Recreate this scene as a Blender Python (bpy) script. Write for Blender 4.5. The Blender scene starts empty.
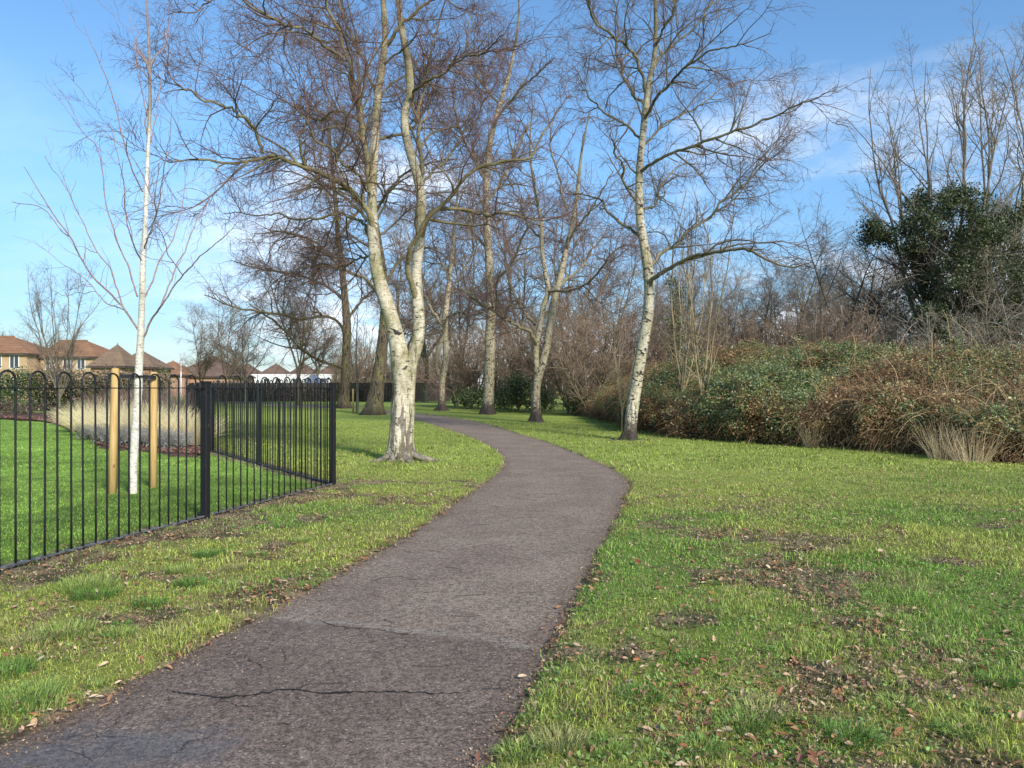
import bpy, math, random
import numpy as np
rng = np.random.default_rng(7)
R = math.radians
H, F, HY = 1.45, 773.0, 387.0          # eye height, focal length and horizon row of the photograph
sc = bpy.context.scene
col = sc.collection

# ------------------------------------------------------------------ small maths
def G(px, py, z=0.0):
    d = (H - z) * F / (py - HY)
    return np.array([(px - 512) * d / F, d, z])
def P(px, py, d):
    return np.array([(px - 512) * d / F, d, H + (HY - py) * d / F])
def nrm(v):
    return v / (np.linalg.norm(v, axis=-1, keepdims=True) + 1e-9)
def catmull(pts, n):
    pts = np.asarray(pts, float)
    if len(pts) < 3:
        t = np.linspace(0, 1, n)[:, None]
        return pts[0] * (1 - t) + pts[-1] * t
    p = np.vstack([2 * pts[0] - pts[1], pts, 2 * pts[-1] - pts[-2]])
    seg = np.linalg.norm(np.diff(pts[:, :3], axis=0), axis=1); cum = np.concatenate([[0], np.cumsum(seg)])
    s = np.linspace(0, cum[-1], n)
    i = np.clip(np.searchsorted(cum, s, side='right') - 1, 0, len(pts) - 2)
    t = ((s - cum[i]) / (seg[i] + 1e-9))[:, None]
    a, b, c, d = p[i], p[i + 1], p[i + 2], p[i + 3]
    return 0.5 * ((2 * b) + (-a + c) * t + (2 * a - 5 * b + 4 * c - d) * t ** 2 + (-a + 3 * b - 3 * c + d) * t ** 3)
class VN:
    def __init__(s, seed, n=64):
        s.g = np.random.default_rng(seed).random((n, n)); s.n = n
    def __call__(s, x, y):
        x = np.asarray(x, float); y = np.asarray(y, float)
        xi = np.floor(x).astype(int); yi = np.floor(y).astype(int)
        fx = x - xi; fy = y - yi; fx = fx * fx * (3 - 2 * fx); fy = fy * fy * (3 - 2 * fy)
        n = s.n; g = s.g
        return (g[xi % n, yi % n] * (1 - fx) * (1 - fy) + g[(xi + 1) % n, yi % n] * fx * (1 - fy)
                + g[xi % n, (yi + 1) % n] * (1 - fx) * fy + g[(xi + 1) % n, (yi + 1) % n] * fx * fy)
_vn = [VN(i + 11) for i in range(8)]
def fbm(x, y, k=0, o=4):
    v = 0; a = 0.5; f = 1; t = 0
    for i in range(o):
        v = v + a * _vn[(k + i) % 8](x * f + 17.3 * i, y * f + 9.1 * i); t += a; a *= 0.55; f *= 2.03
    return v / t
def sstep(a, b, x):
    t = np.clip((x - a) / (b - a), 0, 1); return t * t * (3 - 2 * t)

# ------------------------------------------------------------------ objects
def tag(o, label=None, cat=None, group=None, kind=None):
    if label: o['label'] = label
    if cat: o['category'] = cat
    if group: o['group'] = group
    if kind: o['kind'] = kind
    return o
def empty(name, loc, label=None, cat=None, group=None, rz=0):
    o = bpy.data.objects.new(name, None); col.objects.link(o)
    o.location = loc; o.rotation_euler = (0, 0, rz); o.empty_display_size = 0.2
    return tag(o, label, cat, group)
def mesh(name, v, f, mat, parent=None, smooth=True, attrs=None, k=None):
    """v world (or parent-local) verts; f (n,3|4) array, or list of those"""
    me = bpy.data.meshes.new(name)
    v = np.asarray(v, np.float32)
    fs = f if isinstance(f, list) else [f]
    fs = [np.asarray(a, np.int32) for a in fs if len(a)]
    me.vertices.add(len(v)); me.vertices.foreach_set('co', v.ravel())
    loops = np.concatenate([a.ravel() for a in fs]); tot = np.concatenate([np.full(len(a), a.shape[1], np.int32) for a in fs])
    me.loops.add(len(loops)); me.loops.foreach_set('vertex_index', loops)
    me.polygons.add(len(tot)); me.polygons.foreach_set('loop_start', np.concatenate([[0], np.cumsum(tot)[:-1]]).astype(np.int32))
    me.polygons.foreach_set('loop_total', tot)
    me.polygons.foreach_set('use_smooth', np.full(len(tot), smooth))
    for an, arr in (attrs or {}).items():
        arr = np.asarray(arr, np.float32)
        if arr.ndim == 1:
            a = me.attributes.new(an, 'FLOAT', 'POINT'); a.data.foreach_set('value', arr)
        else:
            if arr.shape[1] == 3: arr = np.hstack([arr, np.ones((len(arr), 1), np.float32)])
            a = me.attributes.new(an, 'FLOAT_COLOR', 'POINT'); a.data.foreach_set('color', arr.ravel())
    me.update(calc_edges=True)
    me.materials.append(mat)
    o = bpy.data.objects.new(name, me); col.objects.link(o)
    if parent is not None: o.parent = parent
    return o
def copy_tree(o, parent=None):
    c = o.copy(); col.objects.link(c)
    if parent is not None: c.parent = parent
    for ch in [x for x in bpy.data.objects if x.parent == o]:
        copy_tree(ch, c)
    return c
class MB:
    """collects solid pieces into one mesh"""
    def __init__(s): s.v = []; s.q = []; s.t = []; s.n = 0; s.at = []
    def add(s, v, q=None, t=None, a=0.0):
        v = np.asarray(v, float)
        if q is not None and len(q): s.q.append(np.asarray(q) + s.n)
        if t is not None and len(t): s.t.append(np.asarray(t) + s.n)
        s.v.append(v); s.n += len(v); s.at.append(np.full(len(v), a))
    def box(s, c, size, rz=0, bev=0.0):
        x, y, z = np.array(size) / 2
        if bev:
            b = bev
            ring = [(-x + b, -y), (x - b, -y), (x, -y + b), (x, y - b), (x - b, y), (-x + b, y), (-x, y - b), (-x, -y + b)]
            pts = [(px, py, pz) for pz in (-z, z - b) for px, py in ring] + [(px * (1 - b / x), py * (1 - b / y), z) for px, py in ring]
            q = []
            for l in (0, 8):
                for i in range(8): q.append((l + i, l + (i + 1) % 8, l + 8 + (i + 1) % 8, l + 8 + i))
            q += [(16, 17, 18, 19), (16, 19, 20, 23), (20, 21, 22, 23)]
        else:
            pts = [(i, j, k) for k in (-z, z) for i, j in ((-x, -y), (x, -y), (x, y), (-x, y))]
            q = [(0, 3, 2, 1), (4, 5, 6, 7), (0, 1, 5, 4), (1, 2, 6, 5), (2, 3, 7, 6), (3, 0, 4, 7)]
        p = np.array(pts); ca, sa = math.cos(rz), math.sin(rz)
        p = np.stack([p[:, 0] * ca - p[:, 1] * sa, p[:, 0] * sa + p[:, 1] * ca, p[:, 2]], 1) + np.array(c)
        s.add(p, q)
    def tube(s, pts, r, n=8, cap=True):
        pts = np.asarray(pts, float)[None]; r = np.broadcast_to(np.asarray(r, float), pts.shape[:2])
        v, q, _ = tubes(pts, r, n)
        t = []
        if cap:
            m = pts.shape[1]
            v = np.vstack([v, pts[0, 0], pts[0, -1]])
            for i in range(n):
                t.append((n * m, (i + 1) % n, i)); t.append((n * m + 1, (m - 1) * n + i, (m - 1) * n + (i + 1) % n))
        s.add(v, q, t)
    def build(s, name, mat, parent=None, smooth=False):
        f = []
        if s.q: f.append(np.vstack(s.q))
        if s.t: f.append(np.vstack(s.t))
        return mesh(name, np.vstack(s.v), f, mat, parent, smooth)

def tubes(Pp, Rr, s=3):
    K, m, _ = Pp.shape
    T = nrm(np.gradient(Pp, axis=1))
    ax = np.abs(T).max(axis=1).argmin(axis=1)
    ref = np.eye(3)[ax][:, None, :]
    U = nrm(np.cross(T, ref)); V = np.cross(T, U)
    a = np.arange(s) / s * 2 * np.pi
    c, d = np.cos(a), np.sin(a)
    Rr = np.asarray(Rr)
    if Rr.ndim == 2: Rr = np.repeat(Rr[:, :, None], s, 2)
    v = Pp[:, :, None, :] + Rr[..., None] * (U[:, :, None, :] * c[None, None, :, None] + V[:, :, None, :] * d[None, None, :, None])
    base = (np.arange(K) * m * s)[:, None, None] + (np.arange(m - 1) * s)[None, :, None]
    i = np.arange(s)[None, None, :]; j = (i + 1) % s
    q = np.stack([base + i, base + j, base + s + j, base + s + i], -1).reshape(-1, 4)
    return v.reshape(-1, 3), q, Rr.reshape(-1)

# ------------------------------------------------------------------ materials
class NT:
    def __init__(s, tree): s.t = tree; s.L = tree.links
    def n(s, typ, ins=None, **kw):
        nd = s.t.nodes.new(typ)
        for k, v in kw.items(): setattr(nd, k, v)
        for k, v in (ins or {}).items(): s.set(nd, k, v)
        return nd
    def set(s, nd, k, v):
        sock = nd.inputs[k]
        if isinstance(v, bpy.types.NodeSocket): s.L.new(v, sock)
        elif isinstance(v, bpy.types.Node): s.L.new(v.outputs[0], sock)
        else:
            if isinstance(v, tuple) and len(v) == 3 and sock.type == 'RGBA': v = v + (1,)
            sock.default_value = v
    def noise(s, vec, scale, detail=4, rough=0.55, dist=0.0):
        return s.n('ShaderNodeTexNoise', {'Vector': vec, 'Scale': scale, 'Detail': detail, 'Roughness': rough, 'Distortion': dist}).outputs[0]
    def ramp(s, fac, a, b, ca=(0, 0, 0), cb=(1, 1, 1)):
        return s.n('ShaderNodeMapRange', {'Value': fac, 'From Min': a, 'From Max': b}, interpolation_type='SMOOTHSTEP').outputs[0]
    def mix(s, fac, a, b, mode='MIX'):
        nd = s.n('ShaderNodeMix', data_type='RGBA', blend_type=mode)
        s.set(nd, 0, fac); s.set(nd, 6, a); s.set(nd, 7, b); return nd.outputs[2]
    def math(s, op, a, b=0.0):
        nd = s.n('ShaderNodeMath', operation=op); s.set(nd, 0, a); s.set(nd, 1, b); return nd.outputs[0]
    def attr(s, name, out='Color'):
        return s.n('ShaderNodeAttribute', attribute_name=name).outputs[out]
    def scalev(s, vec, xyz):
        nd = s.n('ShaderNodeVectorMath', operation='MULTIPLY'); s.set(nd, 0, vec); nd.inputs[1].default_value = xyz; return nd.outputs[0]
    def bump(s, h, strength, dist):
        return s.n('ShaderNodeBump', {'Height': h, 'Strength': strength, 'Distance': dist}).outputs[0]
def material(name, rough=0.8, spec=0.3):
    m = bpy.data.materials.new(name); m.use_nodes = True
    t = NT(m.node_tree); b = m.node_tree.nodes['Principled BSDF']
    b.inputs['Roughness'].default_value = rough; b.inputs['Specular IOR Level'].default_value = spec
    co = t.n('ShaderNodeTexCoord').outputs['Object']
    return m, t, b, co
def leafmat(name, transl=0.25, rough=0.6, spec=0.3, gain=1.0):
    m, t, b, co = material(name, rough, spec)
    c = t.attr('Col')
    v = t.noise(co, 23.0, 2)
    c = t.mix(1.0, c, t.n('ShaderNodeCombineColor', {0: t.n('ShaderNodeMapRange', {'Value': v, 'To Min': 0.8 * gain, 'To Max': 1.2 * gain}).outputs[0], 1: t.n('ShaderNodeMapRange', {'Value': v, 'To Min': 0.8 * gain, 'To Max': 1.2 * gain}).outputs[0], 2: gain}).outputs[0], 'MULTIPLY')
    t.set(b, 'Base Color', c)
    if transl:
        tr = t.n('ShaderNodeBsdfTranslucent', {'Color': c})
        ms = t.n('ShaderNodeMixShader', {0: transl, 1: b.outputs[0], 2: tr.outputs[0]})
        t.L.new(ms.outputs[0], m.node_tree.nodes['Material Output'].inputs[0])
    return m
def simple(name, c1, c2, scale=6.0, rough=0.8, spec=0.3, bump=0.0, bscale=40.0, bdist=0.01, stretch=(1, 1, 1), metal=0.0):
    m, t, b, co = material(name, rough, spec)
    vec = t.scalev(co, stretch)
    f = t.ramp(t.noise(vec, scale, 5, 0.6), 0.3, 0.7)
    t.set(b, 'Base Color', t.mix(f, c1, c2)); b.inputs['Metallic'].default_value = metal
    if bump: t.set(b, 'Normal', t.bump(t.noise(vec, bscale, 4), bump, bdist))
    return m
def bark(name, white, limb, twig, dark=(0.025, 0.02, 0.018), w0=0.035, w1=0.075, l0=0.007, l1=0.022, patch=0.6, basez=0.5, algae=0.35, dk=0.75, fiss=0.0, st=(1.7, 1.7, 2.6)):
    """bark by true thickness of the wood: thin twigs, limbs, and the pale or dark trunk"""
    m, t, b, co = material(name, 0.8, 0.25)
    rad = t.attr('rad', 'Fac')
    n1 = t.noise(t.scalev(co, (2.2, 2.2, 26.0)), 2.6, 4, 0.6, 0.4)          # fine horizontal lenticels
    n2 = t.noise(t.scalev(co, st), 2.4, 7, 0.70, 1.1)                 # rough black patches
    n3 = t.noise(co, 1.7, 4)
    fine = t.noise(co, 45.0, 4, 0.65)
    n4 = t.noise(t.scalev(co, (1, 1, 3.0)), 9.0, 5, 0.7, 0.6)
    dash = t.ramp(n1, 0.57, 0.64)
    rough = t.math('MAXIMUM', t.ramp(n2, patch, patch + 0.05), t.math('MULTIPLY', t.ramp(n4, 0.58, 0.66), 0.75))
    z = t.n('ShaderNodeSeparateXYZ', {0: co}).outputs[2]
    basem = t.ramp(t.math('ADD', z, t.math('ADD', t.math('MULTIPLY', t.math('SUBTRACT', n2, 0.5), 3.2), t.math('MULTIPLY', t.math('SUBTRACT', n4, 0.5), 1.2))), basez, basez - 0.3) if basez > 0 else 0.0
    z = t.n('ShaderNodeSeparateXYZ', {0: co}).outputs[2]
    trunkc = t.mix(t.ramp(n3, 0.35, 0.7), white, tuple(x * y for x, y in zip(white, (0.80, 0.77, 0.68))))
    trunkc = t.mix(t.math('MULTIPLY', t.ramp(t.noise(t.scalev(co, (1, 1, 0.45)), 2.6, 6, 0.65), 0.42, 0.62), algae), trunkc, (0.24, 0.22, 0.08))
    trunkc = t.mix(t.math('MULTIPLY', dash, dk), trunkc, dark)
    trunkc = t.mix(rough, trunkc, dark)
    if fiss:
        n5 = t.noise(t.scalev(co, (7.0, 7.0, 1.1)), 1.6, 5, 0.65, 0.8)
        fz = t.n('ShaderNodeMapRange', {'Value': z, 'From Min': 0.1, 'From Max': fiss, 'To Min': 1.0, 'To Max': 0.0}).outputs[0]
        fm = t.ramp(t.math('ADD', n5, t.math('MULTIPLY', fz, 0.16)), 0.60, 0.66)
        trunkc = t.mix(t.math('MULTIPLY', fm, 0.8), trunkc, (0.10, 0.08, 0.06))
    trunkc = t.mix(basem, trunkc, t.mix(fine, dark, (0.09, 0.07, 0.055)))
    limbc = t.mix(t.ramp(n3, 0.4, 0.65), limb, tuple(x * 0.62 for x in limb))
    limbc = t.mix(t.math('MULTIPLY', dash, 0.5), limbc, dark)
    c = t.mix(t.ramp(rad, l0, l1), twig, limbc)
    c = t.mix(t.ramp(rad, w0, w1), c, trunkc)
    c = t.mix(1.0, c, t.mix(fine, (0.72, 0.72, 0.72), (1.2, 1.2, 1.2)), 'MULTIPLY')
    c = t.mix(1.0, c, t.mix(t.ramp(t.noise(co, 11.0, 5, 0.7), 0.35, 0.65), (0.78, 0.76, 0.72), (1.06, 1.06, 1.06)), 'MULTIPLY')
    t.set(b, 'Base Color', c)
    h = t.math('ADD', t.math('MULTIPLY', fine, 0.5), t.math('MULTIPLY', n2, 1.0))
    t.set(b, 'Normal', t.bump(h, 0.8, 0.04))
    return m
M = {}
M['birch'] = bark('birch_bark', (0.70, 0.63, 0.50), (0.27, 0.23, 0.12), (0.19, 0.115, 0.095), patch=0.575, basez=0.10, algae=0.75, w0=0.045, w1=0.11, fiss=2.6, dk=0.6)
M['birch_black_foot'] = bark('black_footed_birch_bark', (0.66, 0.60, 0.47), (0.23, 0.20, 0.12), (0.18, 0.12, 0.095), patch=0.535, basez=0.62, algae=0.5, fiss=1.2, st=(2.3, 2.3, 4.2), dk=0.5, w0=0.045, w1=0.11)
M['birch_pale'] = bark('young_birch_bark', (0.78, 0.74, 0.66), (0.36, 0.28, 0.22), (0.33, 0.23, 0.20), w0=0.018, w1=0.028, patch=0.74, basez=0.0, algae=0.12, dk=0.3)
M['birch_far'] = bark('mature_birch_bark', (0.50, 0.43, 0.31), (0.26, 0.22, 0.13), (0.20, 0.13, 0.11), patch=0.545, st=(2.6, 2.6, 3.2), dk=0.5, w0=0.05, w1=0.10, l0=0.012, l1=0.03, basez=0.75, fiss=3.0)
M['rough_bark'] = bark('rugged_bark', (0.16, 0.125, 0.085), (0.20, 0.17, 0.105), (0.19, 0.125, 0.105), patch=0.52, w0=0.05, w1=0.12, l0=0.012, l1=0.03, basez=0.3, algae=0.6, st=(4.5, 4.5, 1.1), dk=0.2)
M['grey_bark'] = bark('grey_bark', (0.21, 0.19, 0.13), (0.24, 0.205, 0.15), (0.23, 0.185, 0.145), patch=0.66, w0=0.05, w1=0.12, l0=0.01, l1=0.03, basez=0.0, algae=0.5, st=(4, 4, 1.1), dk=0.2)
M['pale_bark'] = bark('pale_grey_bark', (0.34, 0.31, 0.24), (0.33, 0.30, 0.22), (0.30, 0.26, 0.20), patch=0.7, w0=0.05, w1=0.12, l0=0.01, l1=0.03, basez=0.0, algae=0.4)
M['tan_bark'] = bark('tan_bark', (0.42, 0.34, 0.20), (0.38, 0.30, 0.18), (0.25, 0.19, 0.12), patch=0.75, w0=0.02, w1=0.05, l0=0.008, l1=0.02, basez=0.0, algae=0.3)
M['shrub_bark'] = bark('shrub_bark', (0.15, 0.12, 0.08), (0.24, 0.185, 0.12), (0.27, 0.195, 0.14), patch=0.8, w0=0.05, w1=0.1, l0=0.008, l1=0.02, basez=0.0, algae=0.2)

M['leaf'] = leafmat('leaves', 0.2, 0.5, 0.4)
M['blade'] = leafmat('grass_blades', 0.35, 0.55, 0.3)
M['litter'] = leafmat('dead_leaves', 0.15, 0.7, 0.25)
M['stem'] = leafmat('stems', 0.0, 0.75, 0.2)

# ------------------------------------------------------------------ path edges
pairs_px = [((0, 751), (480, 768)), ((74, 716), (489, 737)), ((137, 685), (513, 716)), ((187, 656), (526, 693)), ((234, 633), (541, 658)),
            ((273, 611), (554, 632)), ((312, 591), (565, 608)), ((352, 568), (577, 588)), ((400, 542), (587, 570)), ((440, 516), (598, 546)),
            ((472, 494), (611, 524)), ((497, 476), (622, 500)), ((505, 464), (627, 484)), ((501, 454), (609, 468)), ((488, 445), (582, 457)),
            ((464, 435), (548, 443)), ((437, 426.5), (514, 433)), ((417, 420.5), (487, 424.5)), ((384, 413), (454, 418)), ((372, 409.5), (417, 413.5))]
pl = [(-6.6, -9), (-5.6, -4), (-4.5, -0.6), (-3.2, 1.5)] + [tuple(G(*a)[:2]) for a, b in pairs_px] + [(-14.5, 55), (-24, 66), (-40, 76)]
pr = [(-4.3, -9.6), (-3.4, -4.6), (-2.2, -1.3), (-1.0, 1.1)] + [tuple(G(*b)[:2]) for a, b in pairs_px] + [(-13, 57.5), (-23, 69), (-39, 79.5)]
NL = 520
EL = catmull(pl, NL); ER = catmull(pr, NL)
from_edge = np.vstack([EL[::3], ER[::3][::-1]])
def path_dist(x, y):
    """signed distance to the path edge (negative inside)"""
    x = np.asarray(x, float); y = np.asarray(y, float); shp = x.shape
    p = np.stack([x.ravel(), y.ravel()], 1)
    d2 = np.full(len(p), 1e9); ins = np.zeros(len(p), bool)
    for E in (EL[::3], ER[::3]):
        for a, b in zip(E[:-1], E[1:]):
            ab = b - a; ap = p - a
            t = np.clip((ap @ ab) / (ab @ ab + 1e-9), 0, 1)
            q = ap - t[:, None] * ab
            d2 = np.minimum(d2, (q * q).sum(1))
    poly = from_edge
    a = poly; b = np.roll(poly, -1, 0)
    for (x1, y1), (x2, y2) in zip(a, b):
        if y1 == y2: continue
        c = ((y1 > p[:, 1]) != (y2 > p[:, 1])) & (p[:, 0] < (x2 - x1) * (p[:, 1] - y1) / (y2 - y1) + x1)
        ins ^= c
    d = np.sqrt(d2); d[ins] *= -1
    return d.reshape(shp)

# fence line and bed, in metres
FA, FB = np.array([-3.95, 5.96]), np.array([-2.6, 11.2])
FC, FD = np.array([-6.6, 17.0]), np.array([-10.96, 26.2])
FS = FA + (FB - FA) * -0.62                    # start of the near run, left of the picture
def seg_dist(x, y, a, b):
    ab = b - a; t = np.clip(((x - a[0]) * ab[0] + (y - a[1]) * ab[1]) / (ab @ ab), 0, 1)
    return np.hypot(x - a[0] - t * ab[0], y - a[1] - t * ab[1])
TREES = [(-2.11, 14.9), (3.17, 20.9), (1.0, 31.1), (-1.3, 40.0), (-4.2, 46.6), (-6.9, 38.7), (-11.4, 52.0)]
def inside_lawn(x, y):
    """inside the fenced garden"""
    a = (x - FA[0]) * (FB - FA)[1] - (y - FA[1]) * (FB - FA)[0] < 0
    b = (x - FB[0]) * (FC - FB)[1] - (y - FB[1]) * (FC - FB)[0] < 0
    c = (x - FC[0]) * (FD - FC)[1] - (y - FC[1]) * (FD - FC)[0] < 0
    return a & np.where(y < 11.2, True, np.where(y < 17, b, c))
def soil_mask(x, y, pd=None):
    """0 = full turf, 1 = bare earth"""
    n = fbm(x * 1.9, y * 1.9, 1, 5); n2 = fbm(x * 5.5, y * 5.5, 3, 4)
    lawn = inside_lawn(x, y)
    env = np.exp(-(((x - 1.7 - 0.18 * (y - 4)) / 1.0) ** 2)) * sstep(10.5, 5.5, y)
    env = np.maximum(env, 0.55 * sstep(6.2, 3.0, y) * (x > 0.2))
    m = 0.8 * sstep(0.61, 0.76, n + 0.15 * env + 0.25 * (n2 - 0.5)) * np.clip(env * 1.5, 0, 1)
    m = np.maximum(m, 0.8 * sstep(0.62, 0.72, n + 0.3 * (n2 - 0.5)) * (~lawn) * sstep(14, 6, y))
    if pd is not None:
        w = 0.02 + 0.22 * np.clip(n - 0.38, 0, 1)
        m = np.maximum(m, 0.95 * sstep(w + 0.06, w - 0.06, pd + 0.12 * (n2 - 0.5)))
    fd = np.minimum(seg_dist(x, y, FS, FB), np.minimum(seg_dist(x, y, FB, FC), seg_dist(x, y, FC, FD)))
    m = np.maximum(m, 0.9 * sstep(0.30, 0.10, fd + 0.3 * (n2 - 0.5)))
    verge = (~lawn) & (x < 0) & (y < 12)
    m = np.maximum(m, verge * 0.8 * sstep(0.58, 0.72, n + 0.28 * sstep(0.9, 0.2, fd) + 0.3 * (n2 - 0.5)))
    for tx, ty in TREES:
        m = np.maximum(m, 0.9 * sstep(0.75, 0.35, np.hypot(x - tx, y - ty) + 0.5 * (n2 - 0.5)))
    return m
def ground_z(x, y, pd):
    out = 0.012 + 0.035 * fbm(x * 1.3, y * 1.3, 2, 4) + 0.02 * (fbm(x * 6, y * 6, 5, 3) - 0.5)
    w = 0.10 * (fbm(x * 4, y * 4, 4, 3) - 0.5)
    k = sstep(-0.10, 0.16, pd + w)
    return -0.014 * (1 - k) + out * k
# ------------------------------------------------------------------ ground
def axis(lo, hi, step, far, grow=1.13):
    a = list(np.arange(lo, hi, step)); s = step; v = a[-1]
    while v < far: s *= grow; v += s; a.append(v)
    s = step; v = a[0]; pre = []
    while v > -far: s *= grow; v -= s; pre.append(v)
    return np.array(pre[::-1] + a)
xs = axis(-5.6, 5.6, 0.035, 900, 1.06); ys = axis(2.4, 13, 0.035, 900, 1.05)
X, Y = np.meshgrid(xs, ys, indexing='ij')
PD = path_dist(X, Y); Z = ground_z(X, Y, PD); S = soil_mask(X, Y, PD)
def turf_colour(x, y):
    n = fbm(x * 0.7, y * 0.7, 6, 4)[..., None]; n2 = fbm(x * 3.1, y * 3.1, 2, 3)[..., None]
    warm = np.array([0.45, 0.50, 0.11]); cool = np.array([0.27, 0.42, 0.08]); dry = np.array([0.46, 0.42, 0.17])
    c = cool + (warm - cool) * sstep(0.35, 0.62, n)
    c = c + (dry - c) * 0.45 * sstep(0.52, 0.75, n2)
    lawn = inside_lawn(x, y)[..., None]
    c = np.where(lawn, np.array([0.25, 0.39, 0.07]) * (0.5 + 1.0 * n2) * (0.75 + 0.5 * n), c)
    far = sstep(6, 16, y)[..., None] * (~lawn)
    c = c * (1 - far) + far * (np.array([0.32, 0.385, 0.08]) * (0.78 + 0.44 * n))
    return c
TC = turf_colour(X, Y)
SN = fbm(X * 8, Y * 8, 0, 4)[..., None]
SC = np.array([0.095, 0.072, 0.055]) + (np.array([0.34, 0.25, 0.17]) - np.array([0.095, 0.072, 0.055])) * sstep(0.4, 0.68, SN)
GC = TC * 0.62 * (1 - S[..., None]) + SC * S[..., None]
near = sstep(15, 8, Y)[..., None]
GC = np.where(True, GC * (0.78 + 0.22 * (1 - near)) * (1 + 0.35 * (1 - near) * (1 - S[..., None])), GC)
nx, ny = X.shape
idx = np.arange(nx * ny).reshape(nx, ny)
Q = np.stack([idx[:-1, :-1], idx[1:, :-1], idx[1:, 1:], idx[:-1, 1:]], -1).reshape(-1, 4)
m, t, b, co = material('turf_and_soil', 0.95, 0.1)
f1 = t.noise(co, 38.0, 5, 0.7); f2 = t.noise(co, 5.0, 5, 0.65)
mm = t.n('ShaderNodeMapRange', {'Value': f1, 'From Min': 0.3, 'From Max': 0.7, 'To Min': 0.55, 'To Max': 1.4}).outputs[0]
m2 = t.n('ShaderNodeMapRange', {'Value': f2, 'From Min': 0.3, 'From Max': 0.7, 'To Min': 0.8, 'To Max': 1.18}).outputs[0]
mm = t.math('MULTIPLY', mm, m2)
t.set(b, 'Base Color', t.mix(1.0, t.attr('Col'), t.n('ShaderNodeCombineColor', {0: mm, 1: mm, 2: mm}).outputs[0], 'MULTIPLY'))
t.set(b, 'Normal', t.bump(f1, 0.8, 0.03))
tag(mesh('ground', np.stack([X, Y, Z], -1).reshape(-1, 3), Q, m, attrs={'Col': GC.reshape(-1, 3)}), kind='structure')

# ------------------------------------------------------------------ path
NW = 20
tt = np.linspace(-0.06, 1.06, NW)[None, :, None]
PP = EL[:, None, :] * (1 - tt) + ER[:, None, :] * tt
jit = 0
pz = 0.004 + 0.012 * (1 - (2 * np.linspace(-0.06, 1.06, NW) - 1) ** 2)[None, :] + 0.006 * (fbm(PP[..., 0] * 1.5, PP[..., 1] * 1.5, 3, 3) - 0.5)
def path_z(x, y): return 0.016 + 0 * x
idx = np.arange(NL * NW).reshape(NL, NW)
Q = np.stack([idx[:-1, :-1], idx[:-1, 1:], idx[1:, 1:], idx[1:, :-1]], -1).reshape(-1, 4)
m, t, b, co = material('worn_asphalt', 0.85, 0.35)
sx = t.n('ShaderNodeSeparateXYZ', {0: co})
s = t.math('ADD', sx.outputs[1], t.math('MULTIPLY', sx.outputs[0], 0.32))
s = t.math('ADD', s, t.math('MULTIPLY', t.math('SUBTRACT', t.noise(co, 2.2, 4), 0.5), 0.35))
old = t.ramp(s, 4.28, 4.50)
grit = t.noise(co, 150.0, 3, 0.75)
vor = t.n('ShaderNodeTexVoronoi', {'Vector': co, 'Scale': 95.0, 'Randomness': 1.0})
stone = t.ramp(vor.outputs['Distance'], 0.30, 0.12)
pick = t.ramp(t.n('ShaderNodeSeparateColor', {0: vor.outputs['Color']}).outputs[0], 0.74, 0.82)
pick2 = t.ramp(t.n('ShaderNodeSeparateColor', {0: vor.outputs['Color']}).outputs[0], 0.45, 0.62)
big = t.noise(co, 1.3, 5, 0.6)
cnew = t.mix(t.ramp(big, 0.35, 0.65), (0.205, 0.148, 0.114), (0.268, 0.200, 0.156))
cold = t.mix(t.ramp(big, 0.35, 0.65), (0.270, 0.198, 0.146), (0.350, 0.266, 0.198))
c = t.mix(old, cnew, cold)
c = t.mix(t.math('MULTIPLY', t.ramp(grit, 0.35, 0.7), 0.55), c, t.mix(old, (0.042, 0.035, 0.034), (0.065, 0.053, 0.045)))
c = t.mix(t.math('MULTIPLY', t.math('MULTIPLY', stone, pick), 0.75), c, (0.42, 0.38, 0.33))
c = t.mix(t.math('MULTIPLY', t.math('MULTIPLY', t.math('MULTIPLY', stone, pick2), old), 0.55), c, (0.36, 0.32, 0.27))
g2 = t.noise(co, 34.0, 4, 0.8); g3 = t.noise(co, 80.0, 3, 0.8)
gg = t.math('ADD', t.math('MULTIPLY', g2, 0.5), t.math('MULTIPLY', g3, 0.5))
c = t.mix(1.0, c, t.mix(t.ramp(gg, 0.40, 0.60), (0.42, 0.40, 0.38), (1.55, 1.53, 1.50)), 'MULTIPLY')
v2 = t.n('ShaderNodeTexVoronoi', {'Vector': co, 'Scale': 42.0, 'Randomness': 1.0}); vs = t.n('ShaderNodeSeparateColor', {0: v2.outputs['Color']}).outputs[1]
c = t.mix(t.math('MULTIPLY', t.ramp(v2.outputs['Distance'], 0.34, 0.2), t.math('MULTIPLY', t.ramp(vs, 0.72, 0.86), 0.65)), c, (0.50, 0.44, 0.36))
c = t.mix(t.math('MULTIPLY', t.ramp(v2.outputs['Distance'], 0.40, 0.25), t.math('MULTIPLY', t.ramp(vs, 0.26, 0.14), 0.6)), c, (0.05, 0.042, 0.036))
seam = t.math('MULTIPLY', t.ramp(s, 4.30, 4.36), t.ramp(s, 4.46, 4.38))
c = t.mix(t.math('MULTIPLY', seam, t.math('MULTIPLY', t.ramp(gg, 0.42, 0.55), 0.6)), c, (0.40, 0.34, 0.27))
edge = t.attr('edge', 'Fac')
en = t.math('ADD', edge, t.math('MULTIPLY', t.math('SUBTRACT', t.noise(co, 3.5, 5, 0.7), 0.5), 0.55))
c = t.mix(t.math('MULTIPLY', t.ramp(en, 0.80, 1.08), 0.75), c, t.mix(t.ramp(gg, 0.4, 0.6), (0.085, 0.060, 0.048), (0.26, 0.185, 0.13)))
t.set(b, 'Base Color', c)
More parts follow.
